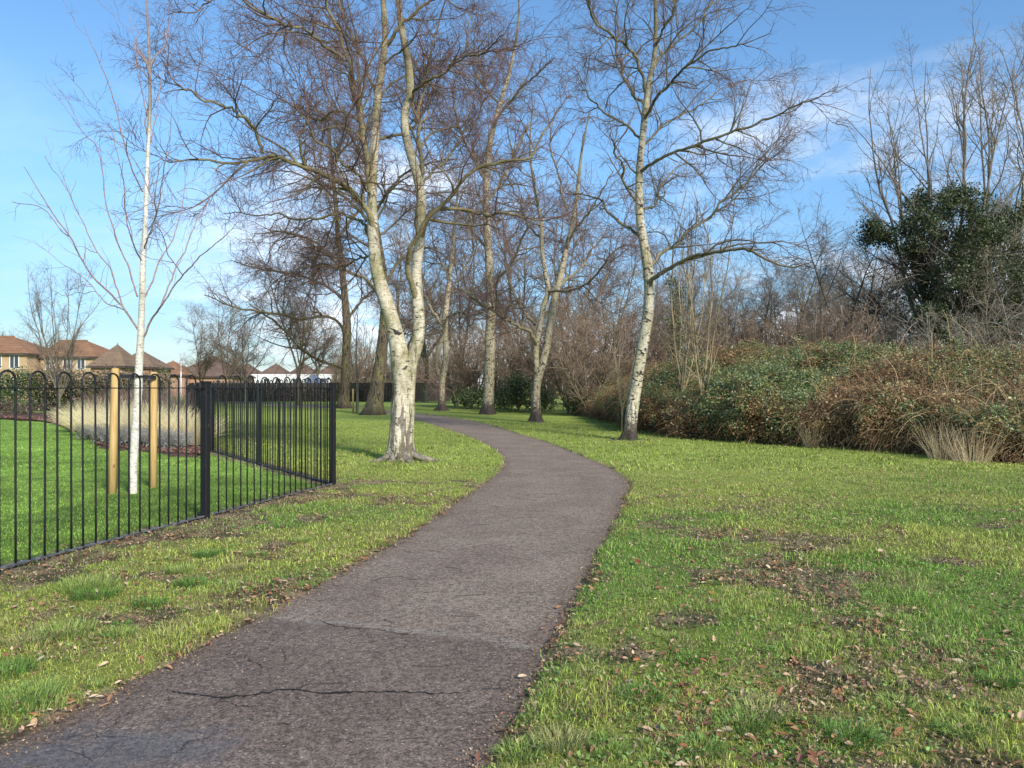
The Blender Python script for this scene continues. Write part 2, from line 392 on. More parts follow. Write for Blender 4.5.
wx = t.math('MULTIPLY', t.math('ADD', sx.outputs[0], 1.55), 1.3); wy = t.math('MULTIPLY', t.math('SUBTRACT', sx.outputs[1], 3.02), 2.4)
wd = t.math('ADD', t.math('ADD', t.math('MULTIPLY', wx, wx), t.math('MULTIPLY', wy, wy)), t.math('MULTIPLY', t.math('SUBTRACT', t.noise(co, 5.0, 5, 0.7), 0.5), 2.2))
wet = t.ramp(wd, 0.75, -0.25)
c = t.mix(t.math('MULTIPLY', wet, 0.45), c, (0.06, 0.05, 0.048)); t.set(b, 'Base Color', c)
t.set(b, 'Coat Weight', t.math('MULTIPLY', wet, 0.42)); b.inputs['Coat Roughness'].default_value = 0.3
t.set(b, 'Roughness', t.n('ShaderNodeMapRange', {'Value': wet, 'To Min': 0.86, 'To Max': 0.22}).outputs[0])
hh = t.math('ADD', t.math('MULTIPLY', grit, 0.6), t.math('MULTIPLY', stone, 0.7))
t.set(b, 'Normal', t.bump(t.math('ADD', hh, gg), 1.0, 0.012))
ed = np.broadcast_to(np.abs(2 * np.linspace(-0.06, 1.06, NW) - 1), (NL, NW))
path = tag(mesh('path', np.dstack([PP, pz]).reshape(-1, 3), Q, m, attrs={'edge': ed.reshape(-1)}), kind='structure')
# cracks in the asphalt
M['root'] = simple('root_bark', (0.09, 0.075, 0.06), (0.30, 0.26, 0.20), 9, 0.9, 0.2, 0.8, 30, 0.02, (1, 1, 1))
M['crack'] = simple('crack_shadow', (0.012, 0.010, 0.010), (0.022, 0.018, 0.016), 30)
def crack(pts, w, seed):
    r = np.random.default_rng(seed)
    p = catmull([G(a, b_)[:2] for a, b_ in pts], 90)
    d = nrm(np.gradient(p, axis=0)); nn = np.stack([-d[:, 1], d[:, 0]], 1)
    walk = np.cumsum(r.normal(0, 0.0045, 90)); walk -= np.linspace(walk[0], walk[-1], 90); walk += r.normal(0, 0.004, 90)
    p = p + nn * walk[:, None]
    ww = 1.7 * w * (0.25 + r.random(90)) * np.sin(np.linspace(0.15, np.pi - 0.1, 90)) ** 0.6
    zz = 0.0185
    return p, nn, ww, zz
mb = MB()
for pts, w, sd in [([(166, 694), (195, 699), (223, 702), (255, 698), (293, 694), (332, 697), (391, 695), (430, 697), (470, 695)], 0.006, 1),
                   ([(470, 695), (510, 690), (530, 693)], 0.0025, 5),
                   ([(232, 652), (258, 668), (285, 672)], 0.0016, 3), ([(150, 708), (120, 722), (105, 735)], 0.0016, 4),
                   ([(195, 676), (240, 668), (280, 655)], 0.0014, 6), ([(215, 738), (190, 752), (165, 764)], 0.002, 7), ([(223, 702), (240, 708), (262, 706), (280, 712)], 0.0022, 8), ([(293, 694), (318, 688), (352, 686)], 0.002, 9), ([(310, 622), (345, 630), (380, 634), (432, 640)], 0.003, 10), ([(60, 745), (95, 738), (130, 742)], 0.002, 11)]:
    p, nn, ww, zz = crack(pts, w, sd)
    v = np.vstack([np.c_[p - nn * ww[:, None], np.full(90, zz)], np.c_[p + nn * ww[:, None], np.full(90, zz)]])
    i = np.arange(89); mb.add(v, np.stack([i, i + 1, i + 91, i + 90], 1))
mb.build('crack', M['crack'], path)

# ------------------------------------------------------------------ grass
def fan(n, d0, d1, power, half=0.75):
    """random ground points in the field of view between two distances"""
    u = rng.random(n); e = 2 - power
    d = (d0 ** e + u * (d1 ** e - d0 ** e)) ** (1 / e)
    a = (rng.random(n) * 2 - 1) * half
    return a * d, d
def blades(x, y, z, h, w, lean, colr, azim=None):
    n = len(x); az = rng.random(n) * 2 * np.pi if azim is None else azim
    wd = rng.random(n) * 2 * np.pi
    side = np.stack([np.cos(wd), np.sin(wd), 0 * wd], 1) * (w / 2)[:, None]
    ld = np.stack([np.cos(az), np.sin(az), 0 * az], 1) * (lean * h)[:, None]
    base = np.stack([x, y, z], 1); up = np.array([0, 0, 1.0])
    mid = base + ld * 0.32 + up * (h * 0.6)[:, None]; tip = base + ld + up * (h * np.clip(1 - 0.45 * lean, 0.2, 1))[:, None]
    v = np.stack([base - side, base + side, mid - side * 0.75, mid + side * 0.75, tip], 1)
    i = np.arange(n)[:, None] * 5
    f = np.concatenate([i + np.array([0, 1, 3]), i + np.array([0, 3, 2]), i + np.array([2, 3, 4])], 1).reshape(-1, 3)
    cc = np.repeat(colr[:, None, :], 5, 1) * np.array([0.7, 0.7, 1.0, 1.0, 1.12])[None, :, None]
    return v.reshape(-1, 3), f, cc.reshape(-1, 3)
def grass_layer(name, n, d0, d1, power, hh, ww, label, keep_lawn=None, half=0.75):
    x, y = fan(n, d0, d1, power, half)
    pd = path_dist(x, y); s = soil_mask(x, y, pd)
    keep = (pd + 0.16 * (fbm(x * 4, y * 4, 4, 3) - 0.5) > -0.03 + 0.07 * rng.random(n)) & (rng.random(n) > s * 0.93)
    cl = fbm(x * 2.6, y * 2.6, 5, 4)
    keep &= rng.random(n) < (0.35 + 1.3 * sstep(0.3, 0.6, cl))
    lawn = inside_lawn(x, y)
    x, y, pd, s, cl, lawn = (a[keep] for a in (x, y, pd, s, cl, lawn)); n = len(x)
    z = ground_z(x, y, pd) - 0.005
    c = turf_colour(x, y) * (0.65 + 0.75 * rng.random(n))[:, None]
    straw = rng.random(n) < np.where(lawn, 0.03, 0.17 + 0.35 * s)
    c[straw] = np.array([0.42, 0.35, 0.17]) * (0.6 + 0.6 * rng.random(straw.sum()))[:, None]
    bright = rng.random(n) < 0.12
    c[bright] *= np.array([1.25, 1.3, 1.1])
    tuft = sstep(0.52, 0.72, cl) * (~lawn)
    h = hh * (0.45 + 0.8 * rng.random(n)) * (1 + 1.1 * tuft); h = np.where(lawn, hh * (0.5 + 0.5 * rng.random(n)), h)
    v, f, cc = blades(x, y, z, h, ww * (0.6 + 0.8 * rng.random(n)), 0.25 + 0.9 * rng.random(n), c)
    return v, f, cc
def stack(parts):
    off = 0; V = []; Fc = []; Cc = []
    for v, f, c in parts: V.append(v); Fc.append(f + off); Cc.append(c); off += len(v)
    return np.vstack(V), np.vstack(Fc), np.vstack(Cc)
G1 = [grass_layer('', 150000, 2.3, 6.0, 1.0, 0.034, 0.0036, ''), grass_layer('', 170000, 6.0, 13.0, 1.0, 0.036, 0.0065, ''),
      grass_layer('', 170000, 13.0, 32.0, 1.0, 0.045, 0.016, '')]
# longer tufts of the left verge and of the right foreground
tuft_px = [(88, 592, 0.20), (66, 641, 0.16), (95, 602, 0.15), (30, 650, 0.13), (18, 712, 0.17), (40, 700, 0.12), (210, 560, 0.13), (230, 575, 0.12), (300, 545, 0.10), (255, 560, 0.10), (150, 610, 0.11),
           (355, 520, 0.09), (190, 590, 0.11), (120, 640, 0.10), (560, 750, 0.12), (640, 705, 0.11), (760, 720, 0.13), (740, 735, 0.12), (850, 745, 0.12), (520, 760, 0.10), (610, 760, 0.09), (900, 715, 0.10),
           (960, 740, 0.10), (690, 665, 0.08), (830, 655, 0.08), (590, 680, 0.07), (700, 760, 0.10), (812, 600, 0.07), (1000, 690, 0.10), (325, 500, 0.08), (280, 530, 0.09), (5, 680, 0.14), (180, 575, 0.12)]
for _ in range(150):
    py_ = 470 + 290 * rng.random() ** 0.8; px_ = rng.uniform(0, 1024); g_ = G(px_, py_)
    if not inside_lawn(g_[0:1], g_[1:2])[0]: tuft_px.append((px_, py_, rng.uniform(0.035, 0.075)))
for tx_, ty_ in TREES[:4]:
    for _ in range(16):
        a_ = rng.random() * 6.28; q_ = 0.22 + 0.2 * rng.random(); zc = H * F / (ty_ + q_ * math.sin(a_)) + HY
        tuft_px.append((512 + (tx_ + q_ * math.cos(a_)) * F / (ty_ + q_ * math.sin(a_)), zc, 0.09))
for px, py, r in tuft_px:
    c0 = G(px, py); n = int(60 + 1300 * r) if r < 0.095 else 420
    a = rng.random(n) * 2 * np.pi; rr = r * 0.9 * np.sqrt(rng.random(n))
    x = c0[0] + rr * np.cos(a); y = c0[1] + rr * np.sin(a)
    k = path_dist(x, y) > 0.02; x, y, a = x[k], y[k], a[k]; n = len(x)
    if not n: continue
    cb = np.array([[0.17, 0.30, 0.06], [0.26, 0.38, 0.09], [0.34, 0.44, 0.11], [0.42, 0.42, 0.16]][rng.integers(4)])
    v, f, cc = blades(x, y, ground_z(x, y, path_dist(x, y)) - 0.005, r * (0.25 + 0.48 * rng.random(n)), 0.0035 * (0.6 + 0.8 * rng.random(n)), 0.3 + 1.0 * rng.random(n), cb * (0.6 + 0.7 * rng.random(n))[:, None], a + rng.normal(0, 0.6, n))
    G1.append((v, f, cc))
v, f, c = stack(G1)
tag(mesh('grass', v, f, M['blade'], attrs={'Col': c}), 'short uneven green grass growing on both sides of the path', 'grass', kind='stuff')

def leaf_quads(cn, size, up=None, spread=1.0, colr=None, aspect=0.6):
    n = len(cn)
    nv = rng.normal(size=(n, 3)) * spread
    if up is not None: nv = nv + up
    nv = nrm(nv); a = nrm(np.cross(nv, rng.normal(size=(n, 3)))); b_ = np.cross(nv, a)
    s = np.broadcast_to(size, (n,))[:, None]
    v = np.stack([cn - a * s, cn + b_ * s * aspect - nv * s * 0.12, cn + a * s, cn - b_ * s * aspect - nv * s * 0.12], 1)
    f = np.arange(n)[:, None] * 4 + np.arange(4)[None]
    return v.reshape(-1, 3), f, np.repeat(colr[:, None, :], 4, 1).reshape(-1, 3)
# small broad-leaved weeds among the grass
x, y = fan(5200, 2.3, 9, 1.0); pd = path_dist(x, y); sm = soil_mask(x, y, pd)
k = (pd > 0.05) & (~inside_lawn(x, y)) & (fbm(x * 2.0, y * 2.0, 7, 3) > 0.5) & (rng.random(len(x)) > sm * 0.7); x, y, pd = x[k], y[k], pd[k]
xx = np.repeat(x, 4) + rng.normal(0, 0.014, 4 * len(x)); yy = np.repeat(y, 4) + rng.normal(0, 0.014, 4 * len(x))
zz = ground_z(xx, yy, path_dist(xx, yy)) + 0.012 + 0.02 * rng.random(len(xx))
cc = np.array([0.17, 0.27, 0.07]) * (0.6 + 0.8 * rng.random(len(xx)))[:, None]
v, f, c = leaf_quads(np.stack([xx, yy, zz], 1), 0.005 + 0.007 * rng.random(len(xx)), np.array([0, 0, 1.6]), 0.8, cc, 0.8)
tag(mesh('weeds', v, f, M['leaf'], attrs={'Col': c}), 'tiny clover and weed leaves between the grass blades', 'weeds', kind='stuff')

# ------------------------------------------------------------------ fallen leaves and twigs
def dead_leaf(cn, size, tilt):
    n = len(cn); a = rng.random(n) * 2 * np.pi
    ux = np.stack([np.cos(a), np.sin(a), rng.normal(0, tilt, n)], 1); ux = nrm(ux)
    nv = nrm(np.stack([rng.normal(0, tilt, n), rng.normal(0, tilt, n), np.ones(n)], 1)); uy = nrm(np.cross(nv, ux)); nv = np.cross(ux, uy)
    # outline of a pointed oval leaf, curled along the midrib
    prof = np.array([(-1, 0, 0), (-0.5, 0.42, 0.14), (0.15, 0.5, 0.2), (0.65, 0.26, 0.15), (1, 0, 0.12), (0.65, -0.28, 0.14), (0.15, -0.48, 0.18), (-0.5, -0.4, 0.10), (0, 0, 0)])
    k = 0.6 + rng.random((n, 1)) * 1.6
    s = size[:, None]
    v = np.stack([cn + s * (ux * p[0] + uy * p[1] * (0.8 + 0.3 * rng.random((n, 1))) + nv * p[2] * k) for p in prof], 1)
    tri = np.array([(8, i, (i + 1) % 8) for i in range(8)])
    f = (np.arange(n)[:, None, None] * 9 + tri[None]).reshape(-1, 3)
    return v.reshape(-1, 3), f
def leaf_cols(n):
    pal = np.array([[0.30, 0.155, 0.08], [0.42, 0.28, 0.17], [0.24, 0.13, 0.075], [0.52, 0.39, 0.25], [0.16, 0.075, 0.05], [0.33, 0.13, 0.06], [0.50, 0.40, 0.27]])
    return pal[rng.choice(7, n, p=[.22, .2, .2, .1, .15, .1, .03])] * (0.7 + 0.6 * rng.random((n, 1)))
x, y = fan(90000, 2.4, 15, 1.15); pd = path_dist(x, y); sm = soil_mask(x, y, pd); lw = inside_lawn(x, y)
prob = np.where(pd > 0, 0.16 + 0.6 * sm + 0.25 * (x > 0.6) * sstep(5.2, 3.4, y) + 0.22 * sstep(0.22, 0.05, pd), 0.4 * sstep(-0.09, 0.0, pd)) * np.where(lw, 0.06, 1.0)
prob = prob * (0.35 + 1.4 * sstep(0.4, 0.65, fbm(x * 1.1, y * 1.1, 0, 3)))
k = rng.random(len(x)) < prob * 0.5; x, y, pd = x[k], y[k], pd[k]
z = np.maximum(ground_z(x, y, pd), np.where(pd < 0.03, 0.012, -1)) + 0.012 + 0.015 * rng.random(len(x)) * (pd > 0.03)
sz = 0.007 + 0.022 * rng.random(len(x)) ** 2.2
v, f = dead_leaf(np.stack([x, y, z], 1), sz, 0.35)
tag(mesh('fallen_leaves', v, f, M['litter'], attrs={'Col': np.repeat(leaf_cols(len(x)), 9, 0)}, smooth=False), 'scattered brown dead leaves in the grass and along the path edges', 'leaf litter', kind='stuff')
# crumbs of bark and leaf along the edges
x, y = fan(290000, 2.3, 14, 1.1); pd = path_dist(x, y); sm = soil_mask(x, y, pd)
k = rng.random(len(x)) < np.where(pd > 0, 0.14 + 0.45 * sm + 0.25 * sstep(0.5, 0.7, fbm(x * 1.4, y * 1.4, 2, 4)), 0.8 * sstep(-0.30, 0.02, pd) ** 2 + 0.006) * np.where(inside_lawn(x, y), 0.1, 1); x, y, pd = x[k], y[k], pd[k]
z = np.maximum(ground_z(x, y, pd), np.where(pd < 0.02, 0.008, -1)) + 0.006 + 0.018 * (pd > 0.02) * rng.random(len(x))
cc = np.array([[0.15, 0.095, 0.06], [0.34, 0.22, 0.13], [0.42, 0.30, 0.19], [0.26, 0.15, 0.09]])[rng.integers(0, 4, len(x))] * (0.5 + 0.9 * rng.random((len(x), 1)))
v, f, c = leaf_quads(np.stack([x, y, z], 1), np.where(pd > 0, 0.004 + 0.010 * rng.random(len(x)) ** 1.5, 0.002 + 0.005 * rng.random(len(x))), np.array([0, 0, 1.2]), 0.8, cc)
tag(mesh('leaf_crumbs', v, f, M['litter'], attrs={'Col': c}), 'fine dark crumbs of dead leaf on bare soil and path edges', 'leaf litter', kind='stuff')
for px, py, s_, c_, lab in [(189, 614, 0.034, (0.55, 0.38, 0.26), 'large pale tan fallen leaf on the grass verge below the fence'),
                            (881, 556, 0.055, (0.50, 0.33, 0.24), 'long pale curled fallen leaf out on the right lawn'),
                            (952, 544, 0.048, (0.35, 0.16, 0.11), 'dark reddish fallen leaf farthest out on the right lawn'),
                            (802, 631, 0.040, (0.50, 0.25, 0.10), 'orange brown fallen leaf in the middle of the right lawn'),
                            (981, 673, 0.040, (0.38, 0.14, 0.08), 'rusty red fallen leaf near the right edge of the lawn'),
                            (724, 549, 0.050, (0.45, 0.27, 0.22), 'pinkish brown fallen leaf by the dark bare patches'),
                            (637, 566, 0.038, (0.28, 0.07, 0.05), 'deep red fallen leaf beside the bend of the path'),
                            (105, 703, 0.028, (0.48, 0.27, 0.15), 'light brown fallen leaf against the left path edge')]:
    g = G(px, py, 0.03); v, f = dead_leaf(np.zeros((1, 3)), np.array([s_]), 0.25)
    o = mesh('fallen_leaf', v, f, M['litter'], attrs={'Col': np.tile(c_, (9, 1))}, smooth=False)
    pdg = path_dist(g[0:1], g[1:2]); o.location = (g[0], g[1], float(ground_z(g[0:1], g[1:2], pdg)[0]) + 0.032)
    tag(o, lab, 'leaf', 'larger single fallen leaves')
n = 420
x, y = fan(n, 2.6, 11, 1.0); pd = path_dist(x, y)
k = (pd < 0.25) & (pd > -1.2); x, y, pd = x[k], y[k], pd[k]; n = len(x)
a = rng.random(n) * 2 * np.pi; L = 0.02 + 0.10 * rng.random(n) ** 2
tt5 = np.linspace(-1, 1, 5)[None, :]
z0 = np.maximum(ground_z(x, y, pd), 0.012) + 0.008
cur = rng.normal(0, 0.25, n)[:, None] * (tt5 ** 2)
Pt = np.stack([x[:, None] + L[:, None] * (np.cos(a)[:, None] * tt5 - np.sin(a)[:, None] * cur), y[:, None] + L[:, None] * (np.sin(a)[:, None] * tt5 + np.cos(a)[:, None] * cur), z0[:, None] + 0 * tt5], -1)
v, q, r_ = tubes(Pt, np.full((n, 5), 0.0013), 4)
tag(mesh('twig_litter', v, q, M['stem'], attrs={'Col': np.tile((0.06, 0.042, 0.034), (len(v), 1))}), 'thin dark broken twigs scattered over the asphalt path', 'twig litter', kind='stuff')

# ------------------------------------------------------------------ bow-topped fence
m, t, b, co = material('black_gloss_paint', 0.4, 0.3)
n_ = t.noise(co, 9.0, 5, 0.7)
t.set(b, 'Base Color', t.mix(t.ramp(n_, 0.60, 0.72), (0.012, 0.012, 0.014), (0.05, 0.035, 0.03)))
t.set(b, 'Roughness', t.n('ShaderNodeMapRange', {'Value': n_, 'To Min': 0.34, 'To Max': 0.55}).outputs[0])
t.set(b, 'Normal', t.bump(t.noise(co, 60.0, 3), 0.15, 0.004))
M['black'] = m
M['galv'] = simple('weathered_rail', (0.02, 0.02, 0.022), (0.16, 0.15, 0.14), 14, 0.5, 0.4)
fence = empty('metal_fence', (FB[0], FB[1], 0), 'black bow topped metal railing fence round the garden lawn', 'fence')
off = np.array([FB[0], FB[1], 0])
hoop_cache = {}
def run(a, b_, post_at, first, last=True):
    L = np.linalg.norm(b_ - a); d = (b_ - a) / L; rz = math.atan2(d[1], d[0])
    p3 = lambda s, z: np.array([a[0] + d[0] * s, a[1] + d[1] * s, z]) - off
    n = int(round(L / 0.274)); pitch = L / n
    for i in range(n):
        s = (i + 0.5) * pitch
        if any(abs(s - q) < 0.10 for q in post_at): continue
        if 'h' not in hoop_cache:
            hw = 0.0725; zt = 1.575 - hw
            arc = [(-hw, 0.03), (-hw, 0.4), (-hw, 0.8), (-hw, 1.2)] + [(-hw * math.cos(k), zt + hw * math.sin(k)) for k in np.linspace(0, math.pi, 13)] + [(hw, 1.2), (hw, 0.8), (hw, 0.4), (hw, 0.03)]
            mb = MB(); mb.tube([(x_, 0, z_) for x_, z_ in arc], 0.0084, 8)
            o = mb.build('bow_bar', M['black'], fence, True); hoop_cache['h'] = o
        else:
            o = hoop_cache['h'].copy(); col.objects.link(o); o.parent = fence
        o.location = p3(s, 0.0 + rng.normal(0, 0.002)); o.rotation_euler = (rng.normal(0, 0.004), rng.normal(0, 0.004), rz)
    for z, hgt, mt in ((1.44, 0.010, 'black'), (0.055, 0.012, 'galv')):
        mb = MB(); mid = p3(L / 2, z); mb.box(mid, (L, 0.042, hgt), rz, 0.002); mb.build('rail', M[mt], fence)
    for q in post_at:
        mb = MB(); mb.box(p3(q, 0.735), (0.075, 0.075, 1.53), rz, 0.004)
        mb.box(p3(q, 1.506), (0.083, 0.083, 0.014), rz, 0.004)
        nn = np.array([d[1], -d[0]])
        for zz in (1.40, 0.10):
            c = p3(q, zz) + np.array([nn[0], nn[1], 0]) * 0.042
            mb.tube([c - np.array([nn[0], nn[1], 0]) * 0.006, c + np.array([nn[0], nn[1], 0]) * 0.006], 0.013, 8)
        mb.build('post', M['black'], fence)
Ln = np.linalg.norm(FB - FS)
run(FS, FB, [0.0, Ln - 2.91 * 2, Ln - 2.91, Ln], 0)
run(FB, FC, [3.55, 7.03], 0)
run(FC, FD, [3.2, 6.5, 10.15], 0)

# ------------------------------------------------------------------ stakes and tie
m, t, b, co = material('pale_timber', 0.7, 0.25)
g1 = t.noise(t.scalev(co, (14, 14, 0.9)), 3.0, 5, 0.6)
kn = t.n('ShaderNodeTexVoronoi', {'Vector': t.scalev(co, (4, 4, 2.3)), 'Scale': 1.2}).outputs['Distance']
c = t.mix(t.ramp(g1, 0.3, 0.7), (0.40, 0.25, 0.085), (0.55, 0.38, 0.16))
c = t.mix(t.ramp(kn, 0.12, 0.05), c, (0.20, 0.10, 0.04))
t.set(b, 'Base Color', c); t.set(b, 'Normal', t.bump(g1, 0.3, 0.004))
M['timber'] = m
def stake(px, py, ztop, lean, lab):
    g = G(px, py)
    o = empty('tree_stake', g, lab, 'stake', 'stakes of the young birch')
    pts = [(0, 0, -0.1), (lean * 0.5, 0, ztop * 0.5), (lean, 0, ztop - 0.04), (lean, 0, ztop - 0.01), (lean, 0, ztop)]
    mb = MB(); mb.tube(pts, [0.052, 0.051, 0.05, 0.047, 0.038], 14); mb.build('shaft', M['timber'], o, True)
    return g
s1 = stake(112, 496, 1.70, 0.045, 'left timber stake beside the young white birch behind the fence')
s2 = stake(153, 490, 1.66, 0.01, 'right timber stake beside the young white birch behind the fence')
tie = empty('tree_tie', (-5.0, 10.2, 1.66), 'black rubber strap holding the young birch between its stakes', 'tree tie')
M['rubber'] = simple('black_rubber', (0.015, 0.015, 0.016), (0.03, 0.03, 0.03), 20, 0.6)
mb = MB()
a_ = np.array([s1[0] + 0.045, s1[1] - 0.056, 1.60]); b_ = np.array([s2[0] + 0.01, s2[1] - 0.056, 1.585])
mid = (a_ + b_) / 2
for k in (0,):
    pts = catmull([a_ - [0.06, 0, 0], mid + [0, -0.045, 0.0], b_ + [0.06, 0, 0]], 12)
    for p, q in zip(pts[:-1], pts[1:]):
        c0 = (p + q) / 2; dd = q - p
        mb.box(c0 - np.array([-5.0, 10.2, 1.66]), (np.linalg.norm(dd) + 0.004, 0.006, 0.05), math.atan2(dd[1], dd[0]))
mb.build('strap', M['rubber'], tie)
mb = MB(); c0 = np.array([G(132.6, 496)[0] + 0.07, 10.28, 1.594]) - np.array([-5.0, 10.2, 1.66])
mb.tube([c0 + [0.078 * math.cos(k), 0.085 * math.sin(k), 0] for k in np.linspace(0, 2 * math.pi, 17)], 0.012, 6, False)
mb.build('collar', M['rubber'], tie, True)

# ------------------------------------------------------------------ trees
def grow(par, per_m, tmin, Lf, ang, mpts, wander, grav, rk, rmin, alpha=0.5, tmax=1.0, tipk=0.55, upk=0.0, flat=0.0):
    Pp, Rp = par; K, mm, _ = Pp.shape
    seg = np.linalg.norm(np.diff(Pp, axis=1), axis=2); Lp = seg.sum(1)
    n = rng.poisson(per_m * Lp * (tmax - tmin)); n = np.maximum(n, 1)
    i = np.repeat(np.arange(K), n); N = len(i)
    t_ = tmin + (tmax - tmin) * rng.random(N)
    f = t_ * (mm - 1); j = np.clip(f.astype(int), 0, mm - 2); fr = (f - j)[:, None]
    p0 = Pp[i, j] * (1 - fr) + Pp[i, j + 1] * fr
    r0 = Rp[i, j] * (1 - fr[:, 0]) + Rp[i, j + 1] * fr[:, 0]
    T = nrm(Pp[i, j + 1] - Pp[i, j])
    az = rng.normal(size=(N, 3)); az[:, 2] = az[:, 2] * (1 - flat) + upk
    side = nrm(az - (az * T).sum(1, keepdims=True) * T)
    A = np.radians(ang) * (0.7 + 0.6 * rng.random(N))[:, None]
    d = nrm(T * np.cos(A) + side * np.sin(A))
    L = Lf * (Lp[i] ** alpha) * (1 - tipk * t_) * (0.45 + 0.9 * rng.random(N))
    st = (L / (mpts - 1))[:, None]
    out = [p0]; p = p0
    for k in range(mpts - 1):
        p = p + d * st; out.append(p)
        d = d + wander * rng.normal(size=(N, 3)); d[:, 2] -= grav * (0.4 + 0.6 * k / mpts) * 1.0
        d = nrm(d)
    Pn = np.stack(out, 1)
    rs = np.minimum(r0 * 0.75, rk * L + rmin)
    w = np.linspace(0, 1, mpts)[None] ** 0.8
    Rn = rs[:, None] * (1 - w) + np.minimum(rmin, rs)[:, None] * w * 0.8
    return Pn, Rn
def cat(*gs):
    mm = gs[0][0].shape[1]
    return np.concatenate([g[0] for g in gs]), np.concatenate([g[1] for g in gs])
def resample(par, mm):
    Pp, Rp = par; k = Pp.shape[1]; f = np.linspace(0, k - 1, mm); j = np.clip(f.astype(int), 0, k - 2); fr = f - j
    return Pp[:, j] * (1 - fr)[None, :, None] + Pp[:, j + 1] * fr[None, :, None], Rp[:, j] * (1 - fr) + Rp[:, j + 1] * fr
def trunk_mesh(name, curves, mat, parent, base, flare=True, sides=18, smooth=True, fl=0.7, fh=0.16):
    V = []; Qd = []; A = []; n = 0
    for Pc, Rc in curves:
        K = len(Pc); z = Pc[:, 2] - base[2]
        ang = np.arange(sides) / sides * 2 * np.pi
        lump = 1 + 0.16 * (fbm(np.cos(ang)[None] * 2.2 + 31 + Pc[:, :1] * 0.2, Pc[:, 2:3] * 1.1 + np.sin(ang)[None] * 2.2 + 3, 4, 4) - 0.5) + 0.12 * (fbm(np.cos(ang)[None] * 1.5 + Pc[:, :1] * 0.3 + 5, Pc[:, 2:3] * 2.2 + np.sin(ang)[None] * 1.5 + 9, 1, 3) - 0.5) * 2
        R2 = Rc[:, None] * lump
        if flare:
            lob = 0.7 + 0.5 * np.sin(ang * 4 + 1.0)[None] + 0.3 * np.sin(ang * 3 + 2.0)[None]
            R2 = R2 * (1 + fl * np.exp(-np.maximum(z, 0) / fh)[:, None] * lob)
        v, q, r = tubes(Pc[None], R2[None], sides)
        V.append(v - base); Qd.append(q + n); A.append(r); n += len(v)
    return mesh(name, np.vstack(V), np.vstack(Qd), mat, parent, smooth, {'rad': np.concatenate(A)})
def tube_obj(name, gs, sides, mat, parent, base):
    V = []; Qd = []; A = []; n = 0
    for (Pc, Rc), s in zip(gs, sides):
        v, q, r = tubes(Pc, Rc, s); V.append(v - base); Qd.append(q + n); A.append(r); n += len(v)
    return mesh(name, np.vstack(V), np.vstack(Qd), mat, parent, True, {'rad': np.concatenate(A)})
def curve_px(pts, d, mm, k=0.89):
    """pts: (px, py, depth offset, width in px)"""
    w = []
    for px, py, dd, wpx in pts:
        p = P(px, py, d + dd); w.append([p[0], p[1], p[2], max(wpx, 0.3) / 2 * d / F])
    c = catmull(w, mm)
    return c[:, :3], np.maximum(c[:, 3] * k, 0.0025)
def traced_tree(name, lab, cat_, base_px, stems, limbs, mat, prm, group=None, auto=(0.9, 0.35, 1.6, 55), flare=(0.7, 0.16), limb_wob=0.15):
    """a tree with its stems and main limbs laid out by hand and its finer wood grown on them"""
    d = H * F / (base_px[1] - HY); base = G(*base_px)
    root = empty(name, base, lab, cat_, group)
    st = [curve_px(s, d, 96) for s in stems]
    for k, (Pc, Rc) in enumerate(st):
        if Pc[0, 2] < 0.3: Pc[0, 2] = -0.06
    trunk_mesh('trunk', st, mat, root, base, fl=flare[0], fh=flare[1])
    lm = []
    for l in limbs:
        Pc, Rc = curve_px(l, d, 40, 0.76)
        wob = np.cumsum(rng.normal(0, limb_wob / 6.5, (40, 3)), 0); Rc = Rc * (1 + rng.normal(0, 0.05, 40)); Pc = Pc + wob - np.linspace(0, 1, 40)[:, None] * wob[-1] * 0.5
        lm.append((Pc, Rc)); trunk_mesh('limb', [(Pc, Rc)], mat, root, base, flare=False, sides=8)
    stp = (np.stack([s[0] for s in st]), np.stack([s[1] for s in st]))
    a = resample(grow(stp, auto[0], auto[1], auto[2], auto[3], 12, 0.16, prm.get('g1', -0.02), 0.011, 0.006, 0.25), 12)
    g1 = a
    if lm:
        lp = resample((np.stack([s[0] for s in lm]), np.stack([s[1] for s in lm])), 28)
        gm = resample(grow(lp, prm.get('nm', 0.9), 0.15, prm['L2'] * 1.5, 40, 14, 0.17, prm.get('g1', -0.02), 0.0115, 0.006, 0.3), 12); g1 = cat(g1, gm)
        g2 = cat(grow(lp, prm['n2'], 0.12, prm['L2'], 50, 8, 0.24, prm.get('g2', 0.02), 0.0125, prm['rm'] * 1.6, 0.3),
                 grow(g1, prm['n2'], 0.2, prm['L2'], 50, 8, 0.24, prm.get('g2', 0.02), 0.0125, prm['rm'] * 1.6, 0.3))
        src = cat(resample(lp, 8), resample(g1, 8), g2)
    else:
        g2 = grow(g1, prm['n2'], 0.2, prm['L2'], 50, 8, 0.24, prm.get('g2', 0.02), 0.0125, prm['rm'] * 1.6, 0.3); src = cat(resample(g1, 8), g2)
    g3 = grow(src, prm['n3'], 0.1, prm['L3'], 48, 6, 0.22, prm.get('g3', 0.08), 0.006, prm['rm'], 0.3)
    g4 = grow(g3, prm['n4'], 0.1, prm['L4'], 42, 4, 0.25, prm.get('g4', 0.15), 0.003, prm['rm'] * 0.8, 0.3)
    tube_obj('crown', [g1, g2, g3, g4], [6, 4, 3, 3], mat, root, base)
    print(name, lab[:30], len(g2[0]), len(g3[0]), len(g4[0]))
    return root, base, g4

near_birch = dict(nm=0.75, n2=3.1, L2=1.3, n3=8.4, L3=0.66, n4=11.5, L4=0.38, rm=0.0026, g2=0.02, g3=0.10, g4=0.18)
